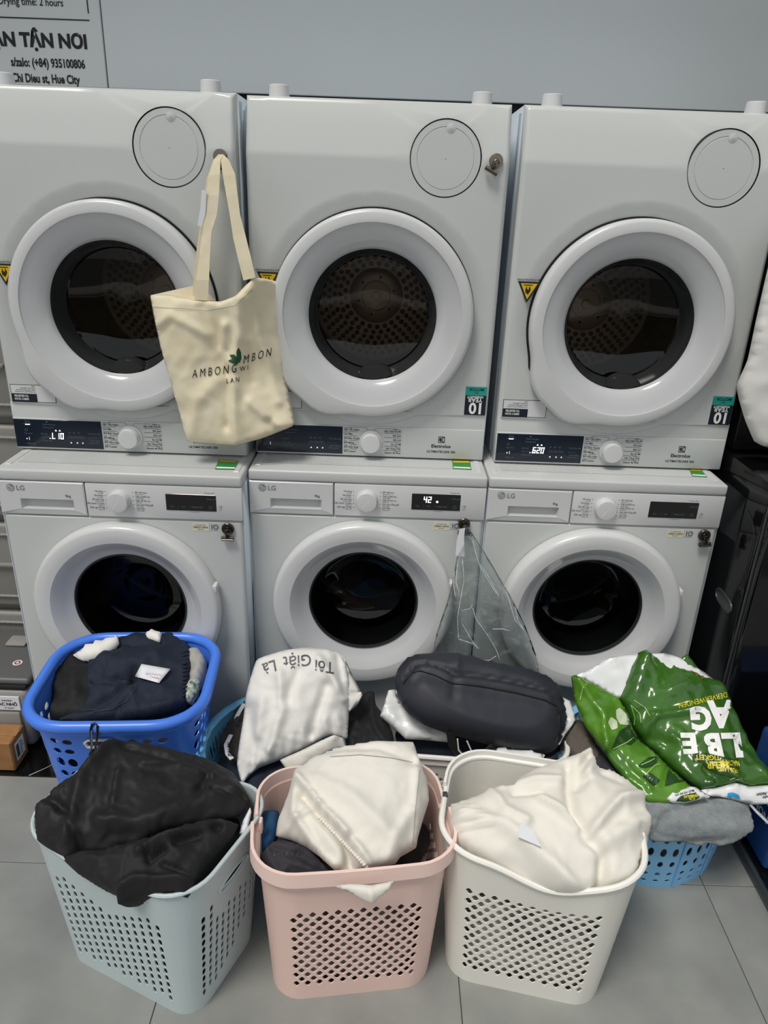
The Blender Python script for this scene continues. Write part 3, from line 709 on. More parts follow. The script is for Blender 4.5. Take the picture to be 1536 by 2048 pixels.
# ================================================================ magnetic bulldog clips
def clip(px, py, y, ang, label, m='clip_nickel'):
    p = on_y(px, py, y); t = thing('magnetic_clip', tuple(p), label, 'clip', 'magnetic clips on the machines')
    ca, sa = math.cos(ang), math.sin(ang)
    def rot(mb):
        mb.v = [(x*ca-z*sa, yy, x*sa+z*ca) for x, yy, z in mb.v]; return mb
    put('magnet_disc', MB().lathe([(0.0155, 0.0), (0.0155, -0.004), (0.0140, -0.0055), (0.006, -0.0055), (0.005, -0.008), (0.0003, -0.008)], 0, 0, 32), m, t, local=True)
    put('clip_ring', rot(MB().tube([(0.002+0.0062*math.cos(a), -0.010-0.006*math.sin(a*0.5), -0.004+0.0062*math.sin(a)) for a in np.linspace(0, 2*math.pi, 20)[:-1]], 0.0016, 8, True)), m, t, local=True)
    put('clip_neck', rot(MB().rbox(-0.005, 0.005, -0.014, -0.006, -0.020, -0.006, 0.002, 2)), 'clip_dark', t, local=True)
    put('clip_jaw', rot(MB().tube([(-0.0155, -0.009, -0.0215), (0.0155, -0.009, -0.0215)], 0.0042, 10)), m, t, local=True)
    put('clip_jaw_lip', rot(MB().rbox(-0.0155, 0.0155, -0.015, -0.004, -0.0275, -0.0235, 0.001, 1)), 'clip_dark', t, local=True)
    return t
clip(441, 313, 0.078, 0, 'nickel clip holding the tote straps on the leftmost dryer')
clip(992, 322, 0.113, -0.45, 'nickel magnetic clip on the middle dryer beside its round cover')
clip(456, 1057, -0.060, 0.0, 'dark nickel clip on the leftmost washer', 'clip_dark')
clip(928, 1047, -0.002, 0.0, 'nickel clip holding the clear plastic bag on the middle washer', 'clip_dark')
clip(1408, 1070, 0.001, 0.12, 'dark nickel clip on the rightmost washer beside the black appliance', 'clip_dark')

# ================================================================ baskets
def rrect_pts(w, d, r, n_arc=6):
    """rounded rectangle as list of (x, y, arclen) starting mid front (-y side), going counter-clockwise seen from above"""
    pts = []
    a, b = w/2-r, d/2-r
    pts.append((0.0, -d/2))
    for cx, cy, t0 in ((a, -b, -90), (a, b, 0), (-a, b, 90), (-a, -b, 180)):
        for i in range(n_arc+1):
            t = math.radians(t0+90*i/n_arc); pts.append((cx+r*math.cos(t), cy+r*math.sin(t)))
    pts.append((0.0, -d/2))
    return pts
class Basket:
    """tapered tub; S is arc length at mid height measured from the middle of the front, z is height"""
    def __init__(s, c, rot, bot, top, H, zrim=None, round_=False):
        s.c, s.rot, s.H = c, rot, H; s.zrim = zrim
        s.pb = rrect_pts(*bot, 8); s.pt = rrect_pts(*top, 8)
        mid = [((a[0]+b[0])/2, (a[1]+b[1])/2) for a, b in zip(s.pb, s.pt)]
        s.L = [0.0]
        for p, q in zip(mid, mid[1:]): s.L.append(s.L[-1]+math.hypot(q[0]-p[0], q[1]-p[1]))
        s.P = s.L[-1]
    def raw(s, S, v, off=0.0):
        S = S % s.P; i = max(0, min(len(s.L)-2, int(np.searchsorted(s.L, S, side='right'))-1))
        f = (S-s.L[i])/max(1e-9, s.L[i+1]-s.L[i])
        xb = s.pb[i][0]*(1-f)+s.pb[i+1][0]*f; yb = s.pb[i][1]*(1-f)+s.pb[i+1][1]*f
        xt = s.pt[i][0]*(1-f)+s.pt[i+1][0]*f; yt = s.pt[i][1]*(1-f)+s.pt[i+1][1]*f
        x = xb*(1-v)+xt*v; y = yb*(1-v)+yt*v
        if off:
            l = math.hypot(x, y); x *= 1+off/l; y *= 1+off/l
        ca, sa = math.cos(s.rot), math.sin(s.rot)
        return s.c[0]+x*ca-y*sa, s.c[1]+x*sa+y*ca
    def top(s, S): return s.H+(s.zrim(((S+s.P/2) % s.P)-s.P/2) if s.zrim else 0.0)
    def at(s, S, z, off=0.0):
        v = z/s.H; x, y = s.raw(S, v, off)
        return (x, y, z+(s.top(S)-s.H)*sstep(0.62, 1.0, v))
    def wall(s, holes):
        outer = []; n = 96
        H2 = s.P/2; Ss = sorted(set([round(x if x <= H2 else x-s.P, 6) for x in s.L]+[round(-H2+s.P*i/n, 6) for i in range(n+1)])); Ss = [x for x in Ss if -H2+1e-4 < x < H2-1e-4]; Ss = [-H2]+Ss+[H2]
        outer = [(S, 0.0) for S in Ss]+[(H2, z) for z in np.linspace(0, s.H, 9)[1:-1]]+[(S, s.H) for S in reversed(Ss)]+[(-H2, z) for z in np.linspace(s.H, 0, 9)[1:-1]]
        pts = [(S, z) for S in Ss[1:-1] for z in np.linspace(0, s.H, 9)[1:-1]]
        hb = [(min(p[0] for p in h)-0.001, max(p[0] for p in h)+0.001, min(p[1] for p in h)-0.001, max(p[1] for p in h)+0.001) for h in holes]
        if hb:
            A = np.array(hb); pts = [p for p in pts if not ((A[:, 0] < p[0]) & (p[0] < A[:, 1]) & (A[:, 2] < p[1]) & (p[1] < A[:, 3])).any()]
        v, f = cdt_sheet(outer, holes, pts)
        th = 0.0025; n = len(v); out = []; inn = []; N = []
        for q in v:
            p = np.array(s.at(q.x, q.y)); e = 0.002; z = min(q.y, s.H-e) if q.y > e else e
            a = np.array(s.at(q.x+e, z))-np.array(s.at(q.x-e, z)); b = np.array(s.at(q.x, z+e))-np.array(s.at(q.x, z-e)); nn = np.cross(a, b); nn /= np.linalg.norm(nn)
            N.append(nn); out.append(p); inn.append(p-nn*th)
        F = []; ln = []; cnt = {}
        for t in f:
            a, b, c = (out[i] for i in t)
            if np.cross(b-a, c-a)@N[t[0]] < 0: t = tuple(reversed(t))
            F.append(t); ln += [tuple(N[i]) for i in t]
            F.append(tuple(i+n for i in reversed(t))); ln += [tuple(-N[i]) for i in reversed(t)]
            for k in range(len(t)):
                e = (t[k], t[(k+1) % len(t)]); cnt[(min(e), max(e))] = None if (min(e), max(e)) in cnt else e
        for e in cnt.values():
            if e is None: continue
            i, j = e
            if abs(abs(v[i].x)-s.P/2) < 1e-6 and abs(abs(v[j].x)-s.P/2) < 1e-6: continue
            q = (j, i, i+n, j+n); fn = np.cross(out[i]-out[j], inn[i]-out[j]); fn /= max(1e-12, np.linalg.norm(fn)); F.append(q); ln += [tuple(fn)]*4
        mb = MB().add(out+inn, F); mb.ln = ln
        return mb
    def ring(s, z, off=0.0, S0=None, S1=None, dz=0.0, n=96):
        if S0 is None: Ss = [s.P*i/n for i in range(n)]
        else: Ss = [S0+(S1-S0)*i/n for i in range(n+1)]
        return [tuple(np.array(s.at(S, z, off))+np.array([0, 0, dz])) for S in Ss]
    def base(s, z=0.004, inset=0.002):
        r = [s.at(s.P*i/64, z, -inset) for i in range(64)]; return MB().add(r+[(s.c[0], s.c[1], z)], [(i, (i+1) % 64, 64) for i in range(64)])
def weld(mb, d=1e-5):
    bm = bmesh.new(); vs = [bm.verts.new(p) for p in mb.v]
    for f in mb.f:
        try: bm.faces.new([vs[i] for i in f])
        except ValueError: pass
    bmesh.ops.remove_doubles(bm, verts=bm.verts[:], dist=d); bmesh.ops.recalc_face_normals(bm, faces=bm.faces[:])
    out = MB().bm(bm); bm.free(); return out
def diamond(S, z, a, b): k = 0.42; return [(S+a, z-b*k*0.5), (S+a, z+b*k*0.5), (S+a*k*0.5, z+b), (S-a*k*0.5, z+b), (S-a, z+b*k*0.5), (S-a, z-b*k*0.5), (S-a*k*0.5, z-b), (S+a*k*0.5, z-b)]
def oval(S, z, a, b, n=12, tilt=0.0):
    ca, sa = math.cos(tilt), math.sin(tilt); return [(S+a*math.cos(t)*ca-b*math.sin(t)*sa, z+a*math.cos(t)*sa+b*math.sin(t)*ca) for t in [2*math.pi*i/n for i in range(n)]]
def slot(S, z, a, b):
    return [(S-a, z-b+a), (S-a*0.4, z-b), (S+a*0.4, z-b), (S+a, z-b+a), (S+a, z+b-a), (S+a*0.4, z+b), (S-a*0.4, z+b), (S-a, z+b-a)]
def ribbon_loop(pts, h, t, closed=True):
    """upright band of height h and thickness t following pts"""
    n = len(pts); v = []; f = []; P = [Vector(p) for p in pts]
    for i, p in enumerate(P):
        a = P[(i-1) % n] if (closed or i) else p; b = P[(i+1) % n] if (closed or i < n-1) else p
        d = (b-a); d.z = 0; d.normalize(); nn = Vector((d.y, -d.x, 0))
        v += [p+nn*t/2, p+nn*t/2*0.6+Vector((0, 0, h)), p-nn*t/2*0.6+Vector((0, 0, h)), p-nn*t/2]
    m = n if closed else n-1
    for i in range(m):
        j = (i+1) % n
        for k in range(4): f.append((i*4+k, j*4+k, j*4+(k+1) % 4, i*4+(k+1) % 4))
    if not closed: f += [(0, 1, 2, 3), ((n-1)*4+3, (n-1)*4+2, (n-1)*4+1, (n-1)*4)]
    return MB().add(v, f)

# --- grey tall basket, turned corner-on
def gauss(x, c, w): return math.exp(-((x-c)/w)**2)
GB = Basket((-0.096, -0.636), math.radians(-23.5), (0.330, 0.230, 0.05), (0.395, 0.285, 0.075), 0.365)
GP = GB.P
def side_S(b, k, u):
    """S for side k (0 front, 1 right, 2 back, 3 left) at offset u metres from that side's middle"""
    i = {0: 0.0, 1: b.P*0.25, 2: b.P*0.5, 3: b.P*0.75}[k]
    n = 9; L = b.L
    mids = {0: 0.0, 1: (L[9]+L[10])/2, 2: (L[18]+L[19])/2, 3: (L[27]+L[28])/2}
    return mids[k]+u
def wave(b, lst):
    def f(S):
        S = S % b.P; return sum(a*max(gauss(S, c, w_), gauss(S, c+b.P, w_), gauss(S, c-b.P, w_)) for c, w_, a in lst)
    return f
GB.zrim = wave(GB, [(side_S(GB, 0, 0.0), 0.10, -0.030), (side_S(GB, 2, 0.0), 0.10, -0.03)])
def wrapS(S, P): return S % P
def seam_ok(h, P):
    if sum(p[0] for p in h)/len(h) > P/2: h[:] = [(p[0]-P, p[1]) for p in h]
    return all(-P/2+0.001 < p[0] < P/2-0.001 for p in h)
holes = []
for k, half, top_ in ((0, 0.118, 0.262), (1, 0.085, 0.300), (2, 0.118, 0.262), (3, 0.085, 0.300)):
    nx = int(2*half/0.0185)
    for i in range(nx+1):
        u = -half+i*2*half/nx
        for j in range(11):
            z = 0.045+j*0.0215+(0.01075 if i % 2 else 0)
            if k in (0, 2):
                lim = top_+0.02*(abs(u)/half)-0.035*(1-min(1, abs(u+0.0)/half))
                if abs(u) < 0.004: pass
            else:
                lim = top_ if abs(u) > 0.050 else 0.225
                if z < 0.045+0.09*max(0, (u+0.02)/half): continue
            if z > lim: continue
            S = side_S(GB, k, u) % GB.P
            h = slot(S, z, 0.0041, 0.0092)
            if seam_ok(h, GB.P): holes.append(h)
for k in (1, 3):
    S = side_S(GB, k, 0.0) % GB.P; holes.append([(S+x, 0.292+z) for x, z in [(0.042*math.cos(t), 0.0105*math.sin(t)) for t in [2*math.pi*i/20 for i in range(20)]]])
t = thing('laundry_basket', (GB.c[0], GB.c[1], 0), 'pale grey plastic laundry basket in front, heaped with black clothes', 'basket', 'tall laundry baskets in the front row')
put('basket_wall', GB.wall(holes), 'plastic_grey', t)
put('basket_base', GB.base(), 'plastic_grey', t, solid=0.003)
put('rim', MB().tube(GB.ring(GB.H, 0.002), 0.0042, 8, True), 'plastic_grey', t)
for k in (1, 3):
    S = side_S(GB, k, 0.0)
    put('grip', MB().tube([GB.at(S+0.046*math.cos(a), 0.292+0.014*math.sin(a), 0.001) for a in np.linspace(0, 2*math.pi, 32)[:-1]], 0.0035, 6, True), 'plastic_grey', t)

# --- pink tall basket with swing handles
PB = Basket((0.300, -0.633), math.radians(8), (0.325, 0.215, 0.06), (0.362, 0.262, 0.075), 0.345)
def diamonds(b, k, half, z0, z1, dx, dz, a=0.0066, bb=0.0084):
    out = []; j = 0; z = z0
    while z <= z1:
        off = dx/2 if j % 2 else 0; u = -half+off
        while u <= half+1e-6:
            h = diamond(side_S(b, k, u) % b.P, z, a, bb)
            if seam_ok(h, b.P): out.append(h)
            u += dx
        z += dz/2; j += 1
    return out
holes = []
for k, half in ((0, 0.117), (1, 0.07), (2, 0.117), (3, 0.07)): holes += diamonds(PB, k, half, 0.050, 0.262, 0.0234, 0.0275)
t = thing('laundry_basket', (PB.c[0], PB.c[1], 0), 'pink plastic laundry basket in front with diamond holes and swing handle', 'basket', 'tall laundry baskets in the front row')
put('basket_wall', PB.wall(holes), 'plastic_pink', t)
put('basket_base', PB.base(), 'plastic_pink', t, solid=0.003)
put('rim', MB().tube(PB.ring(PB.H, 0.005), 0.0068, 8, True), 'plastic_pink', t)
q = PB.P/4
hd = put('handle', ribbon_loop(PB.ring(PB.H, 0.011, -q*0.96, q*0.96, 0.006, 64), 0.030, 0.010, False), 'plastic_pink_light', t)
hd2 = put('handle', ribbon_loop(PB.ring(PB.H, 0.004, q*1.04, q*2.96, 0.004, 64), 0.026, 0.009, False), 'plastic_pink_light', t)
for S in (side_S(PB, 1, 0), side_S(PB, 3, 0)):
    p = PB.at(S, PB.H, -0.004); put('handle_pivot', MB().rbox(p[0]-0.003, p[0]+0.003, p[1]-0.008, p[1]+0.008, p[2]-0.004, p[2]+0.028, 0.002, 1), 'plastic_pink_light', t)

# --- ivory tall basket
IB = Basket((0.672, -0.622), math.radians(-11), (0.318, 0.215, 0.06), (0.378, 0.270, 0.085), 0.375)
IB.zrim = wave(IB, [(side_S(IB, 0, 0.025), 0.09, -0.045)])
holes = []
for k, half in ((0, 0.120), (1, 0.07), (2, 0.117), (3, 0.07)): holes += diamonds(IB, k, half, 0.050, 0.276, 0.0236, 0.0282)
t = thing('laundry_basket', (IB.c[0], IB.c[1], 0), 'ivory plastic laundry basket in front holding a cream cloth sack', 'basket', 'tall laundry baskets in the front row')
put('basket_wall', IB.wall(holes), 'plastic_ivory', t)
put('basket_base', IB.base(), 'plastic_ivory', t, solid=0.003)
put('rim', MB().tube(IB.ring(IB.H, 0.002), 0.0058, 8, True), 'plastic_ivory2', t)
put('handle', ribbon_loop(IB.ring(IB.H, 0.006, IB.P*0.27, IB.P*0.73, 0.002, 64), 0.014, 0.009, False), 'plastic_ivory2', t)
for S in (side_S(IB, 1, 0), side_S(IB, 3, 0)):
    p = IB.at(S, IB.H, 0.002); put('handle_pivot', MB().rbox(p[0]-0.005, p[0]+0.005, p[1]-0.006, p[1]+0.006, p[2]-0.006, p[2]+0.010, 0.002, 1), 'rail_grey', t)

# --- royal blue basket in front of the left washer
BB = Basket((-0.250, -0.287), math.radians(4), (0.295, 0.235, 0.07), (0.378, 0.340, 0.10), 0.418)
holes = []
for k, cols in ((0, (-0.115, -0.088, 0.045, 0.075, 0.105)), (1, (-0.09, -0.066, -0.03, 0.0, 0.03, 0.066, 0.09)), (2, (-0.105, -0.08, 0.08, 0.105)), (3, (-0.09, -0.06, -0.03, 0.03, 0.06, 0.09))):
    for u in cols:
        for z, a, b in ((0.366, 0.0100, 0.0085), (0.337, 0.0100, 0.0085), (0.302, 0.0100, 0.0140), (0.266, 0.0100, 0.0100), (0.230, 0.0100, 0.0140), (0.194, 0.0095, 0.0100), (0.159, 0.0095, 0.0135), (0.125, 0.009, 0.0095), (0.091, 0.009, 0.0130), (0.057, 0.0085, 0.009)):
            h = oval(side_S(BB, k, u) % BB.P, z, a, b)
            if seam_ok(h, BB.P): holes.append(h)
gs = side_S(BB, 0, -0.012)
gh = [(gs+x, 0.365+z) for x, z in [(-0.038, 0.004), (-0.034, -0.0085), (-0.02, -0.0105), (0.015, -0.0105), (0.0185, -0.0085), (0.0195, 0.009), (0.015, 0.012), (-0.03, 0.012)]]
if seam_ok(gh, BB.P): holes.append(gh)
t = thing('laundry_basket', (BB.c[0], BB.c[1], 0), 'royal blue plastic laundry basket with thick rolled rim and navy clothes', 'basket')
put('basket_wall', BB.wall(holes), 'plastic_blue', t)
put('basket_base', BB.base(), 'plastic_blue', t, solid=0.003)
put('rim', MB().tube(BB.ring(BB.H, 0.006), 0.0135, 12, True, flat=(1.0, 0.95)), 'plastic_blue', t)
put('rim_skirt', ribbon_loop(BB.ring(BB.H-0.018, 0.012), 0.016, 0.004), 'plastic_blue', t)
put('grip', MB().tube([np.array(BB.at(S, z, 0.004)) for S, z in gh]+[np.array(BB.at(gh[0][0], gh[0][1], 0.004))], 0.0032, 6), 'plastic_ivory2', t)

# --- round sky blue baskets
def round_basket(c, rb, rt, H, m, label, group, holes_f, rim_r=0.008):
    b = Basket(c, 0.4, (2*rb, 2*rb, rb*0.999), (2*rt, 2*rt, rt*0.999), H)
    hs = [h for h in holes_f(b) if seam_ok(h, b.P)]
    t = thing('laundry_basket', (c[0], c[1], 0), label, 'basket', group)
    put('basket_wall', b.wall(hs), m, t); put('basket_base', b.base(), m, t, solid=0.003)
    put('rim', MB().tube(b.ring(b.H, 0.007), rim_r, 10, True, flat=(0.7, 1.5)), m, t)
    n = 14
    for i in range(n): put('rib', MB().tube([b.at(b.P*(i+0.5)/n, z, 0.002) for z in np.linspace(0.004, H-0.004, 6)], 0.0016, 6), m, t)
    return b
def slots_f(b): return [oval(b.P*(i+0.5)/70, z, 0.0055, hh, 10) for i in range(70) for z, hh in ((b.H-0.045, 0.022), (b.H-0.11, 0.022), (b.H-0.17, 0.018))]
def ovals_f(b):
    out = []; n = 14
    for g in range(n):
        for c3 in range(3):
            S = b.P*(g+0.5+(c3+0.5)/3*0.94+0.03)/n
            for z, a, hh in ((0.022, 0.0065, 0.0042), (0.045, 0.0065, 0.0062), (0.078, 0.0065, 0.0100), (0.118, 0.0070, 0.0145), (0.163, 0.0070, 0.0150), (0.200, 0.007, 0.012)):
                out.append(oval(S % b.P, z, a, hh, 10))
    return out
LB = round_basket((0.134, -0.305), 0.165, 0.205, 0.255, 'plastic_sky', 'sky blue round basket behind the pink basket, under a white lettered sack', 'round sky blue baskets', slots_f)
RB = round_basket((1.022, -0.268), 0.195, 0.213, 0.228, 'plastic_sky2', 'light blue round basket on the right under the grey towel', 'round sky blue baskets', ovals_f)

# --- low white basket in the middle
MBk = Basket((0.592, -0.228), math.radians(-3), (0.385, 0.215, 0.05), (0.435, 0.265, 0.07), 0.272)
holes = []
for k, half in ((0, 0.165), (1, 0.075), (2, 0.165), (3, 0.075)): holes += diamonds(MBk, k, half, 0.045, 0.215, 0.0235, 0.0280, 0.0056, 0.0070)
t = thing('laundry_basket', (MBk.c[0], MBk.c[1], 0), 'low white plastic basket in the middle, under the black zip pouch', 'basket')
put('basket_wall', MBk.wall(holes), 'plastic_ivory2', t)
put('basket_base', MBk.base(), 'plastic_ivory2', t, solid=0.003)
put('rim', MB().tube(MBk.ring(MBk.H, 0.002), 0.0062, 8, True, flat=(1.0, 1.0)), 'plastic_ivory2', t)
put('rim_band', ribbon_loop(MBk.ring(MBk.H-0.022, 0.004), 0.02, 0.003), 'plastic_ivory2', t)
# handle lying on the back of its rim

# ================================================================ soft things
def catmull(pts, step, smooth):
    out = []; n = len(pts)
    for i in range(n):
        p0, p1, p2, p3 = (np.array(pts[(i+k) % n], float) for k in (-1, 0, 1, 2))
        m = max(1, int(math.hypot(*(p2-p1)[:2])/step))
        for j in range(m):
            t = j/m
            if smooth:
                c = 0.5*((2*p1)+(-p0+p2)*t+(2*p0-5*p1+4*p2-p3)*t*t+(-p0+3*p1-3*p2+p3)*t**3); l = p1*(1-t)+p2*t
                out.append(c*smooth+l*(1-smooth))
            else: out.append(p1*(1-t)+p2*t)
    return out
def seg_dist(P, a, b):
    a = np.array(a, float); b = np.array(b, float); d = b-a; t = np.clip(((P-a)@d)/max(1e-9, d@d), 0, 1)
    return np.hypot(*(P-(a+t[:, None]*d)).T), t
class Soft: pass
def np_in(P, A):
    c = np.zeros(len(P), bool); x, y = P[:, 0], P[:, 1]; n = len(A); j = n-1
    for i in range(n):
        xi, yi = A[i]; xj, yj = A[j]
        if yi != yj: c ^= ((yi > y) != (yj > y)) & (x < (xj-xi)*(y-yi)/(yj-yi)+xi)
        j = i
    return c
ONE = (1, 1, 1)
def drape(name, pts, dirv, bulge, m, thick=0.004, folds=(), nz=None, nz2=None, step=11, smooth=0.7, pw=0.5, parent=None, label=None, cat=None, group=None, flat=1.0, cr=None):
    """soft body: an outline whose points carry a world depth y (or 'z',height), filled with a fine mesh,
    puffed along dirv with a rounded profile, creased along fold lines, and closed with a back side."""
    P3 = []
    for p in pts:
        px, py = p[0], p[1]
        P3.append((px, py, on_z(px, py, p[3])[1] if p[2] == 'z' else p[2]))
    B = catmull(P3, step, smooth); nb = len(B)
    poly = [(b[0], b[1]) for b in B]
    xs = [p[0] for p in poly]; ys = [p[1] for p in poly]; I = []
    A = np.array(poly); G = []
    for j, y in enumerate(np.arange(min(ys)+step*0.5, max(ys), step*0.866)):
        G += [(x, y) for x in np.arange(min(xs)+(step*0.5 if j % 2 else 0), max(xs), step)]
    G = np.array(G); G = G[np_in(G, A)]
    if len(G):
        keep = np.array([np.hypot(A[:, 0]-g[0], A[:, 1]-g[1]).min() > step*0.55 for g in G]); I = [tuple(g) for g in G[keep]]
    V = [Vector(p) for p in poly]+[Vector(p) for p in I]
    vo, eo, fo, ov, *_ = delaunay_2d_cdt(V, [(i, (i+1) % nb) for i in range(nb)], [], 1, 1e-4)
    n = len(vo); Q = np.array([(v.x, v.y) for v in vo])
    FA = np.array([tuple(f)[:3] for f in fo]); ok = np_in(Q[FA].mean(1), A); fo = [tuple(f) for f, k in zip(FA.tolist(), ok) if k]
    bnd = np.zeros(n, bool); yb = np.zeros(n)
    for i, src in enumerate(ov):
        s = [k for k in src if k < nb]
        if s: bnd[i] = True; yb[i] = B[s[0]][2]
    FA = np.array(fo); E = np.unique(np.sort(np.concatenate([FA[:, [0, 1]], FA[:, [1, 2]], FA[:, [2, 0]]]), 1), axis=0)
    ea = np.concatenate([E[:, 0], E[:, 1]]); eb = np.concatenate([E[:, 1], E[:, 0]]); deg = np.bincount(ea, minlength=n).astype(float)
    fr = (~bnd) & (deg > 0)
    def lap(x): return deg*x-np.bincount(ea, weights=x[eb], minlength=n)
    def cg(rhs):
        x = np.zeros(n); r = np.where(fr, rhs, 0.0); z = np.where(fr, r/np.maximum(deg, 1), 0); p = z.copy(); rz = r@z; t0 = rz
        for _ in range(400):
            if rz <= t0*1e-12: break
            Ap = np.where(fr, lap(p), 0.0); al = rz/(p@Ap); x += al*p; r -= al*Ap; z = np.where(fr, r/np.maximum(deg, 1), 0); rn = r@z; p = z+(rn/rz)*p; rz = rn
        return x
    Yv = yb.copy(); h = np.zeros(n)
    if fr.any():
        Yv = yb+cg(-lap(np.where(bnd, yb, 0.0))); h = np.maximum(0, cg(np.ones(n))); h /= h.max()
    base = np.array([on_y(q[0], q[1], yy) for q, yy in zip(Q, Yv)])
    prof = h**pw; dv = np.array(dirv, float); dv /= np.linalg.norm(dv)
    disp = bulge*np.minimum(prof, flat)/flat
    wgt = np.clip(h*9, 0, 1)
    for fd in folds:
        line, wd, amp = fd[0], fd[1], fd[2]; mn = np.full(n, 1e9)
        for a, b in zip(line, line[1:]): mn = np.minimum(mn, seg_dist(Q, a, b)[0])
        k = (mn/wd); g = np.exp(-k*k) if len(fd) < 4 else np.maximum(0, 1-k)   # soft or sharp crease
        disp = disp+amp*g*np.clip(h*14+0.15, 0, 1)
    for cfg in (nz, nz2):
        if cfg:
            sc, am = cfg[0], cfg[1]; st = cfg[2] if len(cfg) > 2 else (1, 1, 1); sd = cfg[3] if len(cfg) > 3 else 0.0
            for i in range(n):
                if wgt[i] <= 0: continue
                p = Vector((base[i][0]*st[0]*sc+sd, base[i][1]*st[1]*sc, base[i][2]*st[2]*sc))
                r = noise.noise(p); r2 = noise.noise(p*2.1+Vector((5, 3, 1)))
                disp[i] += am*wgt[i]*((1-2*abs(r))*0.7+(1-2*abs(r2))*0.35-0.35)
    if cr:
        for sc, am, st in (cr if isinstance(cr, list) else [cr]):
            for i in range(n):
                if wgt[i] <= 0: continue
                p = Vector((base[i][0]*st[0]*sc, base[i][1]*st[1]*sc, base[i][2]*st[2]*sc))
                p += 0.35*noise.noise_vector(p*1.3)
                d, _ = noise.voronoi(p); disp[i] += am*wgt[i]*(0.45-min(1.0, (d[1]-d[0])))
    top = base+dv*disp[:, None]
    back = base-dv*(thick*prof)[:, None]
    idx = {}; verts = []
    for i in range(n): idx[i] = len(verts); verts.append(tuple(top[i]))
    bid = {}
    for i in range(n):
        if bnd[i]: bid[i] = idx[i]
        else: bid[i] = len(verts); verts.append(tuple(back[i]))
    faces = [tuple(f) for f in fo]+[tuple(reversed([bid[i] for i in f])) for f in fo if len(set(bid[i] for i in f)-set(f))]
    # orient the front towards dirv
    f0 = faces[0]; nn = np.zeros(3)
    for f in fo[:200]:
        a, b, c = (top[i] for i in f); nn += np.cross(b-a, c-a)
    if nn@dv < 0: faces = [tuple(reversed(f)) for f in faces]
    o = put(name, (verts, faces), m, parent, smooth=True, angle=None)
    if label: tag(o, label, cat, group)
    s = Soft(); s.obj = o; s.bvh = BVHTree.FromPolygons([Vector(p) for p in top], [tuple(f) for f in fo]); s.dv = Vector(dv)
    return s
def hit(soft, px, py, off=0.0012):
    d = Vector(ray(px, py)).normalized(); c = Vector(CAM); r = soft.bvh.ray_cast(c, d)
    if r[0] is None:
        nr = soft.bvh.find_nearest(c+d*1.5)
        return None
    return r[0]-d*off
def cprint(soft, name, m, items, polys=(), lines=(), off=0.0024):
    """printing that lies on the cloth. items: (text, origin px, x axis px per em, y axis px per em, bold)"""
    mb = MB()
    def addv(pts, f):
        hs = [hit(soft, x, y, off) for x, y in pts]; keep = [g for g in f if all(hs[i] is not None for i in g)]
        if keep: mb.add([(h if h is not None else (0, 0, -5)) for h in hs], keep)
    for it in items:
        s, o, ex, ey, bold = it[:5]; v, f = text2d(s, bold, 2)
        v = v.copy()
        if len(it) > 5 and it[5] == 'c': v[:, 0] -= (v[:, 0].max()+v[:, 0].min())/2
        addv([(o[0]+a*ex[0]+b*ey[0], o[1]+a*ex[1]+b*ey[1]) for a, b in v], f)
    for pl in polys:
        x0, x1 = min(p[0] for p in pl), max(p[0] for p in pl); y0, y1 = min(p[1] for p in pl), max(p[1] for p in pl)
        g = [(x, y) for x in np.arange(x0+1.5, x1, 4) for y in np.arange(y0+1.5, y1, 4) if in_poly((x, y), pl)]
        v, f = cdt_sheet(catmull2(pl), [], g); addv([(q.x, q.y) for q in v], f)
    for ln, wd in lines:
        a = [np.array(p, float) for p in ln]; pts = []
        for p, q in zip(a, a[1:]):
            m_ = max(1, int(np.hypot(*(q-p))/7)); pts += [p*(1-k/m_)+q*(k/m_) for k in range(m_)]
        pts.append(a[-1]); V = []; F = []
        for i, p in enumerate(pts):
            t = pts[min(i+1, len(pts)-1)]-pts[max(0, i-1)]; t = t/max(1e-9, np.hypot(*t)); nn = np.array([-t[1], t[0]])*wd/2
            V += [tuple(p+nn), tuple(p-nn)]
            if i: F.append((2*i-2, 2*i-1, 2*i+1, 2*i))
        addv(V, F)
    used = sorted({i for f in mb.f for i in f}); mp = {k: i for i, k in enumerate(used)}
    if not used: return None
    o = put(name, ([mb.v[i] for i in used], [tuple(mp[i] for i in f) for f in mb.f]), m, soft.obj, smooth=False)
    o['kind'] = 'stuff'; return o
def catmull2(pl): return [(q[0], q[1]) for q in catmull([(p[0], p[1], 0.0) for p in pl], 4, 0.35)]
def line3(soft, pts, off, n=7):
    out = []
    for a, b in zip(pts, pts[1:]):
        for i in range(n):
            p = hit(soft, a[0]+(b[0]-a[0])*i/n, a[1]+(b[1]-a[1])*i/n, off)
            if p is not None: out.append(p)
    return out
FR = (0.0, -0.8, 0.6)   # puffs forward and up
UPF = (0.0, -0.35, 0.94)

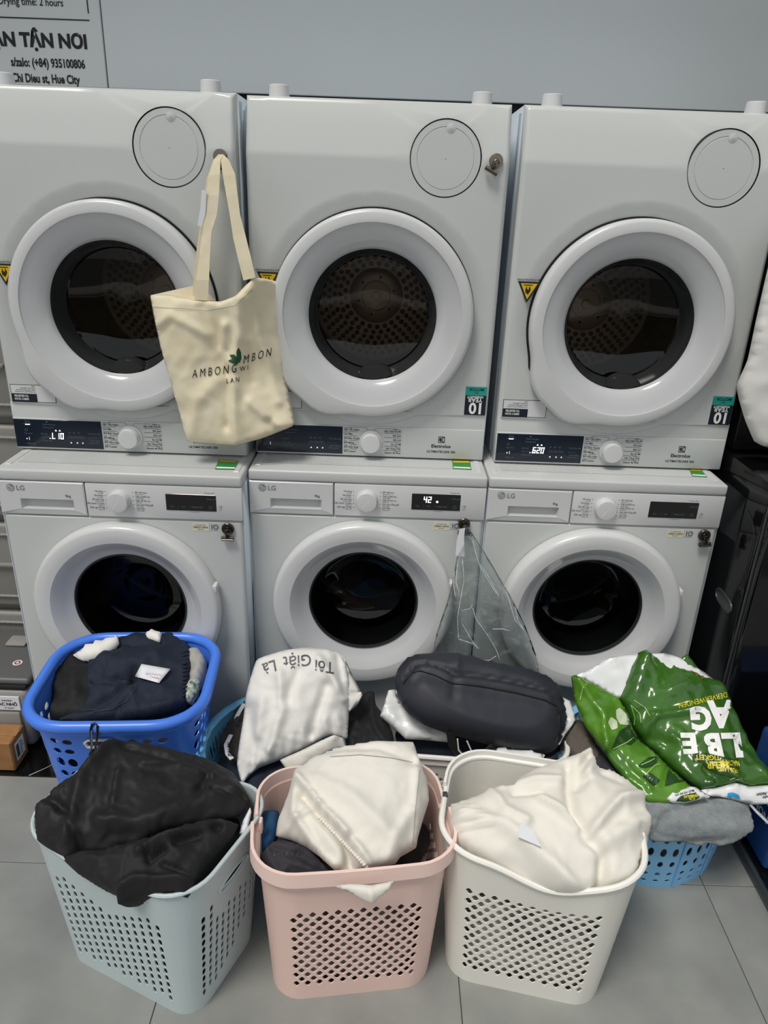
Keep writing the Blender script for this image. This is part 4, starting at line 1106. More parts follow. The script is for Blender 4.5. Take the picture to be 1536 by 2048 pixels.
# ---------------- laundry deep inside the baskets, seen through their holes
def filler(b, zt, m, label, sx=0.86, name='packed_clothes', seed=0.0):
    v = []; f = []; nu, nv = 48, 14
    for j in range(nv+1):
        t_ = j/nv; z = 0.008+(zt-0.008)*min(1.0, t_*1.25); k = sx*(1.0 if t_ < 0.8 else math.sqrt(max(0.0, 1-((t_-0.8)/0.2)**2)))
        for i_ in range(nu):
            p = np.array(b.at(b.P*i_/nu, z)); c_ = np.array([b.c[0], b.c[1], p[2]])
            w_ = 1-0.13*abs(noise.noise(Vector(p*14)+Vector((seed, 0, 0))))-0.05*abs(noise.noise(Vector(p*40)))
            q_ = c_+(p-c_)*k*w_; q_[2] = z; v.append(q_)
    for j in range(nv):
        for i_ in range(nu): a = j*nu+i_; c2 = j*nu+(i_+1) % nu; f.append((a, c2, c2+nu, a+nu))
    f.append(tuple(reversed(range(nu))))
    return tag(put(name, (v, f), m, angle=None), label, 'clothes')
filler(GB, 0.30, 'cotton_black', 'black clothes packed inside the pale grey basket, seen through its slots')
filler(PB, 0.27, 'mixed_dark', 'dark and grey clothes packed inside the pink basket, seen through its holes', seed=3.0)
filler(IB, 0.27, 'mixed_light', 'light and dark clothes packed inside the ivory basket, seen through its holes', seed=6.0)
filler(BB, 0.30, 'navy_cloth', 'dark clothes packed inside the royal blue basket, seen through its holes', seed=9.0)
filler(RB, 0.20, 'mixed_dark', 'dark and patterned clothes packed inside the right light blue basket, seen through its holes', 0.90, seed=12.0)
# ---------------- tote bag on the left dryer
TB = [(301, 592, 0.045), (340, 590, 0.035), (398, 600, 0.022), (440, 603, 0.020), (470, 592, 0.022), (492, 570, 0.025), (508, 556, 0.028), (530, 557, 0.05), (556, 566, 0.097),
      (562, 640, 0.098), (570, 700, 0.098), (572, 760, 0.090), (589, 840, 0.045), (585, 852, 0.035), (560, 863, 0.030), (520, 878, 0.022), (470, 890, 0.018), (420, 887, 0.018), (374, 882, 0.022), (360, 830, 0.024), (340, 760, 0.026), (320, 690, 0.030)]
tote = thing('tote_bag', tuple(on_y(445, 880, 0.03)), 'cream canvas tote bag with green leaf print hanging on the leftmost dryer', 'bag')
tb = drape('bag_front', TB, (0.05, -1, 0.12), 0.028, 'canvas', 0.003, parent=tote, smooth=0.35, step=6, cr=[(9, 0.006, ONE)], pw=0.4,
           folds=[([(408, 612), (440, 680), (455, 740)], 12, -0.0155), ([(484, 600), (483, 690), (470, 740), (470, 830), (480, 885)], 13, 0.0186), ([(455, 650), (448, 700), (458, 720)], 9, 0.0109), ([(500, 580), (520, 660), (545, 740), (560, 800)], 10, 0.0109),
                  ([(316, 650), (345, 630), (420, 668)], 10, 0.0093), ([(380, 880), (400, 800), (450, 745)], 15, 0.0093), ([(462, 745), (458, 850)], 9, -0.0139), ([(540, 840), (560, 865)], 8, -0.0155), ([(505, 800), (555, 850)], 10, 0.0124), ([(490, 690), (505, 760)], 9, -0.0109)], nz=(9, 0.006), nz2=(26, 0.0015))
put('bag_back', (lambda p: MB().add(p, [(0, 1, 2, 3)]))([on_y(301, 591, 0.046), on_y(395, 570, 0.052), on_y(432, 601, 0.045), on_y(398, 603, 0.024)]), 'canvas', tote, smooth=False, solid=0.002)
def strap(mbp, wpx, m, parent, name='strap', th=0.0015):
    """flat strap through points (px,py,y,width px, lean)"""
    v = []; f = []
    for i, (px, py, y, wd, ln) in enumerate(mbp):
        a = on_y(px-wd/2, py+ln, y); b = on_y(px+wd/2, py-ln, y)
        v += [a, b]
        if i: f.append((2*i-2, 2*i-1, 2*i+1, 2*i))
    return put(name, (v, f), m, parent, smooth=False, solid=th)
sp = [strap([(402, 600, 0.020, 26, 0), (405, 560, 0.020, 26, 0), (409, 515, 0.028, 22, 2), (413, 470, 0.034, 20, 6), (422, 430, 0.038, 24, 2), (425, 390, 0.04, 26, 0), (429, 350, 0.046, 22, 2), (434, 322, 0.054, 14, 2), (441, 310, 0.058, 10, 0)], 0, 'canvas', tote),
      strap([(499, 558, 0.022, 24, 3), (490, 520, 0.026, 25, 3), (478, 470, 0.034, 24, 3), (470, 430, 0.038, 20, 2), (464, 390, 0.042, 22, 2), (458, 350, 0.048, 24, 2), (450, 322, 0.054, 16, 2), (443, 310, 0.058, 10, 0)], 0, 'canvas', tote),
      strap([(393, 600, 0.047, 16, 0), (398, 540, 0.045, 20, 0), (405, 480, 0.045, 18, 0), (412, 420, 0.047, 16, 0), (420, 360, 0.05, 14, 0), (433, 318, 0.056, 12, 2), (442, 309, 0.060, 10, 0)], 0, 'canvas', tote)]
put('paper_tag', (lambda p: MB().add(p, [(0, 1, 2, 3, 4, 5)]))([on_y(x, y, 0.036) for x, y in ((403, 380), (413, 380), (411, 425), (404, 453), (395, 451), (401, 415))]), 'paper', tote, smooth=False, solid=0.001)
cprint(tb, 'hem_stitching', 'print_grey', [], lines=[([(305, 614), (360, 617), (414, 622), (470, 612), (505, 580)], 0.8)])
cprint(tb, 'printed_lettering', 'print_black', [('A M B O N G', (384, 756), (15.6, -2.0), (1.5, -24), 0.0), ('M B O N', (486, 728), (15.0, -4.4), (3, -24), 0.0), ('L A N', (452, 767), (11, -1.5), (0, -14), 0.0), ('W I', (480, 743), (11, -2.5), (0, -13), 0.0)])
cprint(tb, 'printed_leaves', 'print_leaf', [], polys=[[(479, 727), (474, 716), (473, 704), (477, 695), (482, 704), (483, 717)], [(477, 727), (466, 720), (459, 710), (468, 709), (475, 716)], [(477, 729), (466, 727), (456, 722), (463, 718), (472, 722)]], off=0.002)

# ---------------- clear plastic bag on the middle washer
PLB = thing('plastic_bag', tuple(on_y(980, 1350, -0.08)), 'clear plastic bag hanging from a clip between the middle and right washers', 'bag')
pb1 = drape('bag_front', [(926, 1056, -0.022), (936, 1056, -0.022), (957, 1085, -0.030), (985, 1130, -0.045), (1020, 1190, -0.060), (1050, 1250, -0.075), (1072, 1310, -0.085), (1076, 1352, -0.090), (1000, 1352, -0.100), (900, 1340, -0.090), (862, 1330, -0.070), (872, 1270, -0.065), (895, 1200, -0.055), (906, 1160, -0.045), (914, 1110, -0.03), (922, 1080, -0.024)],
      (0, -1, 0.2), 0.016, 'clear_film', 0.012, parent=PLB, smooth=0.3, step=5, cr=[(22, 0.010, (1, 1, 0.5)), (45, 0.004, ONE)], nz=(24, 0.005), nz2=(60, 0.002),
      folds=[([(945, 1080), (957, 1125), (975, 1150), (1005, 1205)], 5, 0.006, 1), ([(985, 1120), (1012, 1180), (1030, 1240), (1055, 1270)], 5, 0.006, 1), ([(908, 1170), (912, 1200), (915, 1280), (950, 1290), (960, 1300)], 5, 0.006, 1), ([(925, 1120), (928, 1180), (918, 1230), (945, 1290)], 5, 0.006, 1), ([(947, 1200), (950, 1235), (990, 1290), (1000, 1330)], 5, 0.007, 1), ([(940, 1315), (975, 1320), (995, 1310)], 4, 0.006, 1)])
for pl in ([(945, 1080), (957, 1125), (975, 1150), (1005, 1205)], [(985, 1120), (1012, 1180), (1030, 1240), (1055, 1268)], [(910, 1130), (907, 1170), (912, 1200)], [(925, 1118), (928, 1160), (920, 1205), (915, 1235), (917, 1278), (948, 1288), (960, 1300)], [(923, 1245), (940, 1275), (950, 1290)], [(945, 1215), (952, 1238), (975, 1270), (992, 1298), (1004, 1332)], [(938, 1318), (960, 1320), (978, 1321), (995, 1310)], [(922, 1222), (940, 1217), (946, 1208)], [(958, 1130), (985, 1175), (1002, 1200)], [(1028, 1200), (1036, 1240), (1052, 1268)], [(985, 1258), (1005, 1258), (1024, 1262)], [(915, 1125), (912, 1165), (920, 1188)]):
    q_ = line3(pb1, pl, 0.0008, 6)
    if len(q_) > 2: put('film_crease_glint', MB().tube(q_, [0.0002+0.0005*abs(math.sin(k*1.7)) for k in range(len(q_))], 5), 'film_crease_glint', PLB, angle=None)  # thin white tubes painted as bright highlights on the creases
put('bag_loop', MB().tube([on_y(x, y, yy) for x, y, yy in ((922, 1078, -0.026), (925, 1062, -0.022), (930, 1052, -0.020), (938, 1056, -0.022), (950, 1078, -0.03))], 0.004, 6, flat=(0.5, 1)), 'clear_film', PLB)
put('paper_tag', (lambda p: MB().add(p, [(0, 1, 2, 3, 4, 5)]))([on_y(x, y, -0.032) for x, y in ((919, 1058), (930, 1056), (928, 1075), (929, 1113), (911, 1112), (913, 1085))]), 'paper', PLB, smooth=False, solid=0.001)
cprint(pb1, 'printed_lettering', 'print_black', [('So', (931, 1066), (13, 8), (6, -12), 0.02)])

# ---------------- white cloth hanging at the right edge
hc = drape('hanging_sack', [(1545, 500, 0.03), (1530, 560, 0.03), (1512, 640, 0.032), (1495, 720, 0.035), (1473, 770, 0.045), (1478, 800, 0.045), (1490, 840, 0.04), (1508, 882, 0.035), (1528, 893, 0.032), (1570, 900, 0.03), (1640, 880, 0.03), (1650, 700, 0.03), (1640, 560, 0.03), (1600, 480, 0.05), (1570, 440, 0.08)],
      (0, -1, 0.2), 0.03, 'cotton_bright', 0.01, smooth=0.3, step=9, cr=[(7, 0.008, (1,1,0.4))], nz=(8, 0.006), label='white cloth sack hanging at the right edge of the rightmost dryer', cat='sack')
put('hanging_loop', MB().tube([on_y(x, y, yy) for x, y, yy in ((1566, 470, 0.07), (1572, 440, 0.09), (1582, 424, 0.12), (1590, 440, 0.09), (1596, 480, 0.06))], 0.004, 6), 'cotton_bright', hc.obj)

# ---------------- royal blue basket
drape('white_cloth', [(146, 1310, 'z', 0.415), (178, 1290, 'z', 0.425), (236, 1272, 'z', 0.435), (238, 1286, 'z', 0.44), (205, 1312, 'z', 0.43), (165, 1320, 'z', 0.42)], UPF, 0.02, 'cotton_bright', 0.05, nz=(20, 0.006), smooth=0.4, step=8, label='white cloth at the back of the royal blue basket', cat='cloth')
drape('white_cloth', [(286, 1274, 'z', 0.435), (302, 1258, 'z', 0.44), (324, 1266, 'z', 0.44), (318, 1282, 'z', 0.44)], UPF, 0.008, 'cotton_bright', 0.03, smooth=0.2, step=6, label='small white corner of cloth behind the navy shorts', cat='cloth')
drape('grey_cloth', [(378, 1305, 'z', 0.40), (398, 1302, 'z', 0.405), (413, 1322, 'z', 0.40), (412, 1350, 'z', 0.39), (398, 1370, 'z', 0.385), (378, 1372, 'z', 0.38)], UPF, 0.03, 'grey_cloth', 0.05, nz=(22, 0.012), label='crumpled light grey cloth beside the navy shorts', cat='cloth', step=5, cr=[(30, 0.012, ONE)])
drape('patterned_cloth', [(376, 1358, 'z', 0.39), (402, 1362, 'z', 0.39), (396, 1387, 'z', 0.385), (378, 1404, 'z', 0.38), (365, 1400, 'z', 0.38)], UPF, 0.02, 'pattern_green', 0.04, nz=(25, 0.01), label='green patterned cloth at the right of the navy shorts', cat='cloth', step=7)
drape('black_garment', [(100, 1436, 'z', 0.365), (104, 1390, 'z', 0.365), (110, 1350, 'z', 0.37), (130, 1318, 'z', 0.38), (165, 1303, 'z', 0.385), (200, 1312, 'z', 0.385), (215, 1360, 'z', 0.38), (210, 1410, 'z', 0.37), (180, 1436, 'z', 0.365), (140, 1442, 'z', 0.36)],
      UPF, 0.035, 'cotton_black', 0.09, nz=(16, 0.012), label='crumpled black garment at the left of the royal blue basket', cat='garment', folds=[([(115, 1340), (125, 1400), (105, 1435)], 7, 0.01), ([(150, 1310), (160, 1400)], 9, 0.01)])
ns = drape('navy_shorts', [(118, 1438, 'z', 0.385), (160, 1418, 'z', 0.39), (176, 1390, 'z', 0.395), (172, 1350, 'z', 0.40), (178, 1322, 'z', 0.405), (205, 1302, 'z', 0.41), (236, 1278, 'z', 0.415), (250, 1268, 'z', 0.42), (290, 1272, 'z', 0.42), (345, 1268, 'z', 0.42), (368, 1280, 'z', 0.415), (384, 1300, 'z', 0.41), (386, 1340, 'z', 0.40), (378, 1385, 'z', 0.385), (370, 1408, 'z', 0.38), (340, 1424, 'z', 0.378), (290, 1434, 'z', 0.378), (230, 1440, 'z', 0.378), (160, 1442, 'z', 0.378)],
      UPF, 0.034, 'navy_cloth', 0.10, nz=(11, 0.010), nz2=(30, 0.003), smooth=0.5, step=5, cr=[(13, 0.012, ONE), (30, 0.004, ONE)], label='navy blue shorts piled in the royal blue basket with a paper note', cat='shorts',
      folds=[([(180, 1340), (210, 1310), (250, 1300), (300, 1308), (360, 1290)], 8, -0.0155), ([(190, 1372), (230, 1378), (272, 1370)], 6, -0.0186), ([(140, 1420), (190, 1422), (235, 1405), (270, 1375)], 6, -0.0170), ([(230, 1440), (260, 1410)], 6, -0.0124), ([(200, 1330), (260, 1345), (320, 1330)], 16, 0.0155), ([(276, 1358), (270, 1380)], 5, -0.0155)])
cprint(ns, 'hem_stitching', 'charcoal_cloth', [], lines=[([(185, 1424), (225, 1418), (255, 1400), (272, 1376), (274, 1360), (240, 1355)], 1.6), ([(118, 1412), (165, 1420), (220, 1420)], 1.2)])
put('gathered_waistband', (lambda mb: mb)(MB()), None, ns.obj) if False else None
mb = MB()
for i in range(13):
    y0 = 1302+i*8
    a = hit(ns, 377-(i % 2)*2, y0, 0.002); b = hit(ns, 366, y0+2, 0.0025)
    if a is not None and b is not None: mb.tube([a, (a+b)/2+Vector((0, 0, 0.0015)), b], 0.0028, 6)
if mb.v:
    o = put('waistband_gather', mb, 'navy_cloth', ns.obj, angle=None); o['kind'] = 'stuff'
nv = []; nf = []
for r_ in range(5):
    for c_ in range(7):
        u, v_ = c_/6, r_/4; q = (1-u)*(1-v_)*np.array((270, 1353))+u*(1-v_)*np.array((318, 1366))+u*v_*np.array((341, 1338))+(1-u)*v_*np.array((283, 1328))
        nv.append(hit(ns, q[0], q[1], 0.010))
        if r_ and c_: nf.append((r_*7+c_, r_*7+c_-1, r_*7+c_-8, r_*7+c_-7))
note = put('paper_note', (nv, nf), 'paper', None, angle=None, solid=0.0008)
tag(note, 'white paper note with handwriting lying on the navy shorts', 'note')
mbn = MB()
for (x0, y0, x1, y1) in ((291, 1347, 322, 1350), (300, 1354, 318, 1357)):
    pts = [hit(ns, x0+(x1-x0)*k/16, y0+(y1-y0)*k/16+2.0*math.sin(k*2.2), 0.0112) for k in range(17)]
    mbn.tube([p for p in pts if p is not None], 0.0004, 4)
put('handwritten_print', mbn, 'print_red', note, smooth=False)
cb = thing('carabiner', tuple(on_y(187, 1505, -0.468)), 'black carabiner strap clipped over the royal blue rim', 'carabiner')
put('carabiner_loop', MB().tube([on_y(x, y, yy) for x, y, yy in ((190, 1446, -0.470), (184, 1448, -0.474), (181, 1460, -0.478), (182, 1480, -0.478), (184, 1500, -0.474), (189, 1504, -0.474), (192, 1490, -0.478), (195, 1470, -0.478), (195, 1452, -0.474))], 0.0026, 8, True), 'clip_dark', cb)
put('carabiner_gate', MB().tube([on_y(x, y, -0.480) for x, y in ((183, 1462), (185, 1498))], 0.0015, 6), 'print_grey', cb)
put('strap_end', MB().tube([on_y(x, y, yy) for x, y, yy in ((186, 1500, -0.476), (180, 1508, -0.474), (195, 1512, -0.474))], 0.004, 6), 'cotton_black', cb)

# ---------------- grey front basket: black nylon sack over a black T-shirt
bt = drape('black_shirt', [(120, 1708, 'z', 0.345), (150, 1742, 'z', 0.345), (200, 1770, 'z', 0.345), (232, 1783, 'z', 0.355), (236, 1808, 'z', 0.352), (262, 1802, 'z', 0.352), (285, 1790, 'z', 0.362), (340, 1792, 'z', 0.352), (375, 1792, 'z', 0.356), (390, 1772, 'z', 0.36), (404, 1745, 'z', 0.36), (440, 1700, 'z', 0.37), (478, 1650, 'z', 0.385), (430, 1640, 'z', 0.40), (340, 1670, 'z', 0.40), (220, 1700, 'z', 0.385)],
      UPF, 0.03, 'cotton_black2', 0.12, nz=(13, 0.012), nz2=(35, 0.003), smooth=0.4, step=5, cr=[(12, 0.016, ONE), (28, 0.005, ONE)], label='black cotton shirt spilling over the pale grey basket rim', cat='shirt',
      folds=[([(285, 1720), (330, 1690), (420, 1670)], 8, 0.0186), ([(300, 1712), (305, 1735), (335, 1715)], 6, -0.0186), ([(240, 1790), (280, 1770), (380, 1770)], 8, 0.0155), ([(330, 1740), (390, 1765)], 5, -0.0093), ([(360, 1700), (440, 1660)], 8, -0.0186)])
bs = drape('black_sack', [(70, 1614, -0.690), (110, 1580, -0.655), (160, 1545, -0.62), (205, 1505, -0.58), (232, 1487, -0.55), (262, 1483, -0.535), (310, 1492, -0.52), (360, 1505, -0.515), (420, 1520, -0.515), (465, 1545, -0.53), (490, 1580, -0.58), (500, 1602, -0.610), (494, 1622, -0.625), (478, 1632, -0.645), (445, 1640, -0.665), (400, 1655, -0.69), (330, 1672, -0.72), (270, 1700, -0.745), (215, 1714, -0.75), (150, 1712, -0.745), (125, 1712, -0.742), (95, 1696, -0.733), (74, 1680, -0.725)],
      (0, -0.45, 0.89), 0.045, 'nylon_black', 0.07, nz=(10, 0.010), nz2=(28, 0.004), smooth=0.25, step=5, cr=[(8, 0.014, ONE), (19, 0.006, ONE), (45, 0.002, ONE)], label='black nylon sack lying on top of the pale grey basket', cat='sack',
      folds=[([(232, 1490), (180, 1560), (165, 1640), (140, 1710)], 14, 0.0248), ([(215, 1660), (290, 1660), (400, 1620), (470, 1590)], 16, 0.0217), ([(240, 1500), (290, 1515), (360, 1540)], 8, -0.0124), ([(300, 1545), (360, 1545), (430, 1560)], 7, 0.0124), ([(100, 1600), (150, 1640), (170, 1700)], 10, -0.0186), ([(420, 1560), (400, 1610)], 8, -0.0124), ([(250, 1560), (240, 1640)], 7, 0.0093), ([(430, 1590), (490, 1600)], 7, -0.0186)])
drape('white_slip', [(478, 1668, 'z', 0.36), (486, 1640, 'z', 0.372), (500, 1615, 'z', 0.385), (503, 1625, 'z', 0.38), (497, 1650, 'z', 0.37), (488, 1672, 'z', 0.358)], UPF, 0.004, 'paper', 0.003, smooth=0.1, step=5, label='white paper slip stuck out between the pale grey and pink baskets', cat='paper')

# ---------------- left sky blue basket: dark clothes under a white lettered sack
drape('olive_underwear', [(438, 1500, 'z', 0.21), (445, 1470, 'z', 0.225), (462, 1440, 'z', 0.235), (480, 1405, 'z', 0.24), (500, 1410, 'z', 0.24), (505, 1480, 'z', 0.24), (490, 1530, 'z', 0.22), (460, 1540, 'z', 0.20)], UPF, 0.03, 'olive_cloth', 0.08, nz=(20, 0.012), step=5, cr=[(20, 0.012, ONE)], label='dark olive underwear with white lettered waistband in the left sky blue basket', cat='underwear')
wb = MB()
for pl in ([(462, 1470), (452, 1490), (455, 1508), (464, 1518)], [(488, 1408), (474, 1432), (468, 1455)]):
    P_ = [on_z(x, y, 0.262) for x, y in pl]; wb.tube(P_, 0.006, 6, flat=(0.3, 1))
ob = [o for o in C.objects if o.name == 'olive_underwear'][0]
put('waistband', wb, 'paper', ob)['kind'] = 'stuff'
wbl = MB()
for s_, o_, ex, ey in (('SVNX', (456, 1512), (-0.6, -11), (10, 0)), ('SVNX', (470, 1450), (6, -10), (8, 3))):
    v, f = text2d(s_, 0.03); wbl.add([on_z(o_[0]+a*ex[0]+b*ey[0], o_[1]+a*ex[1]+b*ey[1], 0.268) for a, b in v], f)
put('waistband_lettering', wbl, 'print_black', ob, smooth=False)
drape('dark_clothes', [(425, 1560, 'z', 0.19), (440, 1520, 'z', 0.19), (470, 1505, 'z', 0.20), (560, 1500, 'z', 0.22), (640, 1500, 'z', 0.22), (690, 1470, 'z', 0.22), (700, 1500, 'z', 0.22), (640, 1560, 'z', 0.22), (560, 1590, 'z', 0.20), (480, 1600, 'z', 0.19)], UPF, 0.03, 'navy_cloth', 0.10, nz=(14, 0.012), step=10, label='dark navy clothes at the bottom of the left sky blue basket', cat='clothes')
drape('black_shorts', [(690, 1420, 'z', 0.255), (712, 1400, 'z', 0.275), (735, 1382, 'z', 0.29), (748, 1384, 'z', 0.29), (752, 1410, 'z', 0.28), (772, 1435, 'z', 0.285), (785, 1465, 'z', 0.275), (786, 1490, 'z', 0.27), (740, 1497, 'z', 0.265), (700, 1500, 'z', 0.26), (692, 1460, 'z', 0.26)], (0, -0.7, 0.7), 0.02, 'cotton_black2', 0.05, nz=(18, 0.012), step=5, cr=[(20, 0.012, ONE)], smooth=0.4, label='black crumpled shorts between the white sack and the white plastic wrap', cat='shorts',
      folds=[([(748, 1400), (742, 1430), (752, 1460), (775, 1490)], 5, 0.010), ([(720, 1410), (722, 1450), (715, 1490)], 6, -0.012), ([(735, 1398), (730, 1440)], 5, -0.012)])
drape('denim_cloth', [(690, 1425, 'z', 0.25), (704, 1435, 'z', 0.25), (710, 1460, 'z', 0.24), (705, 1485, 'z', 0.23), (692, 1490, 'z', 0.23), (686, 1460, 'z', 0.24)], (0, -0.7, 0.7), 0.012, 'denim_cloth', 0.02, step=7, label='faded blue cloth tucked under the white lettered sack', cat='cloth')
ws = drape('white_sack', [(512, 1322, -0.215), (530, 1312, -0.20), (570, 1300, -0.185), (610, 1295, -0.178), (650, 1297, -0.175), (678, 1305, -0.18), (692, 1330, -0.20), (700, 1370, -0.225), (698, 1420, -0.26), (696, 1460, -0.29), (694, 1478, -0.305), (660, 1470, -0.315), (630, 1485, -0.33), (600, 1502, -0.345), (560, 1520, -0.365), (520, 1535, -0.385), (500, 1550, -0.40), (484, 1566, -0.42), (474, 1530, -0.385), (478, 1490, -0.35), (486, 1440, -0.305), (494, 1380, -0.255)],
      (0, -0.75, 0.66), 0.045, 'cotton_white', 0.03, nz=(11, 0.008), nz2=(30, 0.002), smooth=0.45, step=5, cr=[(9, 0.009, (1,1,0.6))], label='white cotton sack with grey lettering upside down in the left sky blue basket', cat='sack',
      folds=[([(565, 1350), (570, 1420), (545, 1500)], 10, 0.0139), ([(600, 1345), (580, 1400)], 10, -0.0124), ([(640, 1320), (668, 1360), (690, 1400)], 8, 0.0186), ([(655, 1375), (640, 1420), (625, 1470)], 10, -0.0186), ([(500, 1420), (510, 1500), (495, 1550)], 12, -0.0109), ([(530, 1400), (520, 1470)], 12, 0.0124), ([(675, 1310), (684, 1360), (690, 1390)], 7, -0.0124)]
      +[([(484+i*11.5, 1548-i*5.6), (487+i*11, 1525-i*5.6)], 3.2, 0.0045*(1 if i % 2 else -1)) for i in range(19)])
drape('sack_flap', [(678, 1306, -0.185), (690, 1318, -0.185), (705, 1350, -0.205), (725, 1390, -0.235), (716, 1408, -0.25), (698, 1424, -0.265), (688, 1395, -0.25), (690, 1350, -0.215)], (0.3, -0.75, 0.5), 0.006, 'cotton_white', 0.004, parent=ws.obj, step=7, smooth=0.1, folds=[([(700, 1388), (722, 1388)], 5, -0.01)])
drape('sack_lining', [(560, 1520, -0.375), (600, 1502, -0.36), (640, 1482, -0.34), (668, 1470, -0.33), (690, 1478, -0.31), (692, 1495, -0.325), (660, 1505, -0.345), (620, 1530, -0.37), (592, 1550, -0.39), (578, 1545, -0.39)], (0, -0.8, 0.5), 0.008, 'cotton_cream', 0.006, parent=ws.obj, step=7, smooth=0.3, nz=(22, 0.006))
cprint(ws, 'printed_lettering', 'print_midgrey', [('Tôi', (669, 1325), (-29, -4), (-1, 33), 0.0), ('Giặt', (623, 1308), (-31, 3.0), (1, 33), 0.0), ('Là', (551, 1318), (-31, 11), (6, 33), 0.0)])

# ---------------- middle basket: white wrap, clothes, black pouch
drape('dark_clothes', [(790, 1470, 'z', 0.235), (830, 1440, 'z', 0.25), (1100, 1450, 'z', 0.25), (1125, 1500, 'z', 0.235), (1000, 1525, 'z', 0.225), (880, 1515, 'z', 0.225), (810, 1500, 'z', 0.225)], UPF, 0.015, 'navy_cloth', 0.08, nz=(16, 0.012), step=12, label='dark and teal clothes in the low white basket below the pouch', cat='clothes')
pw_ = drape('white_wrap', [(760, 1432, 'z', 0.315), (768, 1408, 'z', 0.33), (776, 1382, 'z', 0.345), (790, 1378, 'z', 0.345), (800, 1410, 'z', 0.325), (840, 1445, 'z', 0.30), (880, 1460, 'z', 0.295), (905, 1475, 'z', 0.285), (900, 1485, 'z', 0.28), (850, 1480, 'z', 0.28), (812, 1478, 'z', 0.28), (790, 1458, 'z', 0.295)], UPF, 0.016, 'poly_white', 0.01, nz=(20, 0.008), smooth=0.15, step=5, cr=[(20, 0.012, ONE)], label='crumpled white plastic wrap sticking out left of the black pouch', cat='plastic wrap')
drape('white_wrap', [(975, 1505, 'z', 0.285), (1000, 1495, 'z', 0.29), (1060, 1500, 'z', 0.29), (1090, 1510, 'z', 0.288), (1080, 1524, 'z', 0.284), (1010, 1524, 'z', 0.282)], UPF, 0.008, 'poly_white', 0.01, nz=(20, 0.006), smooth=0.2, step=7, label='white plastic wrap at the front of the low white basket under the pouch', cat='plastic wrap')
drape('white_wrap', [(1115, 1390, 'z', 0.33), (1140, 1402, 'z', 0.34), (1152, 1440, 'z', 0.32), (1130, 1470, 'z', 0.30), (1118, 1490, 'z', 0.295), (1105, 1440, 'z', 0.31)], UPF, 0.01, 'poly_white', 0.02, nz=(20, 0.006), smooth=0.2, step=7, label='white plastic wrap showing between the black pouch and the green bag', cat='plastic wrap')
pc = drape('pouch_body', [(790, 1365, -0.235), (793, 1345, -0.215), (805, 1325, -0.19), (828, 1312, -0.172), (870, 1308, -0.165), (920, 1313, -0.165), (980, 1328, -0.17), (1040, 1340, -0.175), (1085, 1352, -0.18), (1108, 1368, -0.19), (1122, 1392, -0.21), (1130, 1430, -0.245), (1128, 1465, -0.28), (1118, 1490, -0.305), (1100, 1505, -0.325), (1070, 1508, -0.335), (1020, 1500, -0.34), (960, 1485, -0.34), (900, 1468, -0.335), (850, 1450, -0.33), (815, 1425, -0.31), (797, 1395, -0.275)],
      (0, -0.6, 0.8), 0.075, 'pouch_nylon', 0.03, pw=0.42, flat=0.8, nz=(9, 0.003), smooth=0.85, step=6,
      folds=[([(805, 1370), (825, 1345), (840, 1341), (870, 1350), (903, 1366), (960, 1372), (1030, 1385), (1090, 1400), (1112, 1412), (1119, 1430), (1118, 1470), (1105, 1500)], 4, -0.016, 1), ([(818, 1372), (840, 1352), (870, 1362), (903, 1378), (960, 1384), (1030, 1397), (1085, 1412)], 7, 0.008), ([(903, 1366), (900, 1410)], 8, -0.006), ([(910, 1330), (905, 1362)], 7, 0.007), ([(840, 1390), (960, 1420), (1090, 1440)], 18, 0.006)])
pouch = thing('zip_pouch', tuple(on_y(960, 1480, -0.30)), 'black padded nylon pouch lying on the low white basket', 'pouch')
pc.obj.parent = pouch; pc.obj.location = pc.obj.location-pouch.location
for k in ('label', 'category'):
    if k in pc.obj: del pc.obj[k]
put('zip_piping', MB().tube(line3(pc, [(806, 1368), (825, 1345), (840, 1341), (870, 1350), (903, 1366), (960, 1372), (1030, 1385), (1090, 1400), (1112, 1412), (1119, 1430), (1118, 1470), (1106, 1496)], 0.001), 0.0022, 6), 'pouch_piping', pouch)
put('carry_loop', MB().tube([on_y(x, y, yy) for x, y, yy in ((900, 1462, -0.345), (905, 1490, -0.352), (920, 1510, -0.356), (945, 1516, -0.358), (970, 1508, -0.356), (988, 1492, -0.35))], 0.010, 8, flat=(0.25, 1)), 'pouch_piping', pouch)
put('buckle', MB().tube([on_y(x, y, -0.362) for x, y in ((915, 1478), (917, 1500), (930, 1515), (944, 1514), (942, 1500), (934, 1482))], 0.0018, 6), 'print_white', pouch)

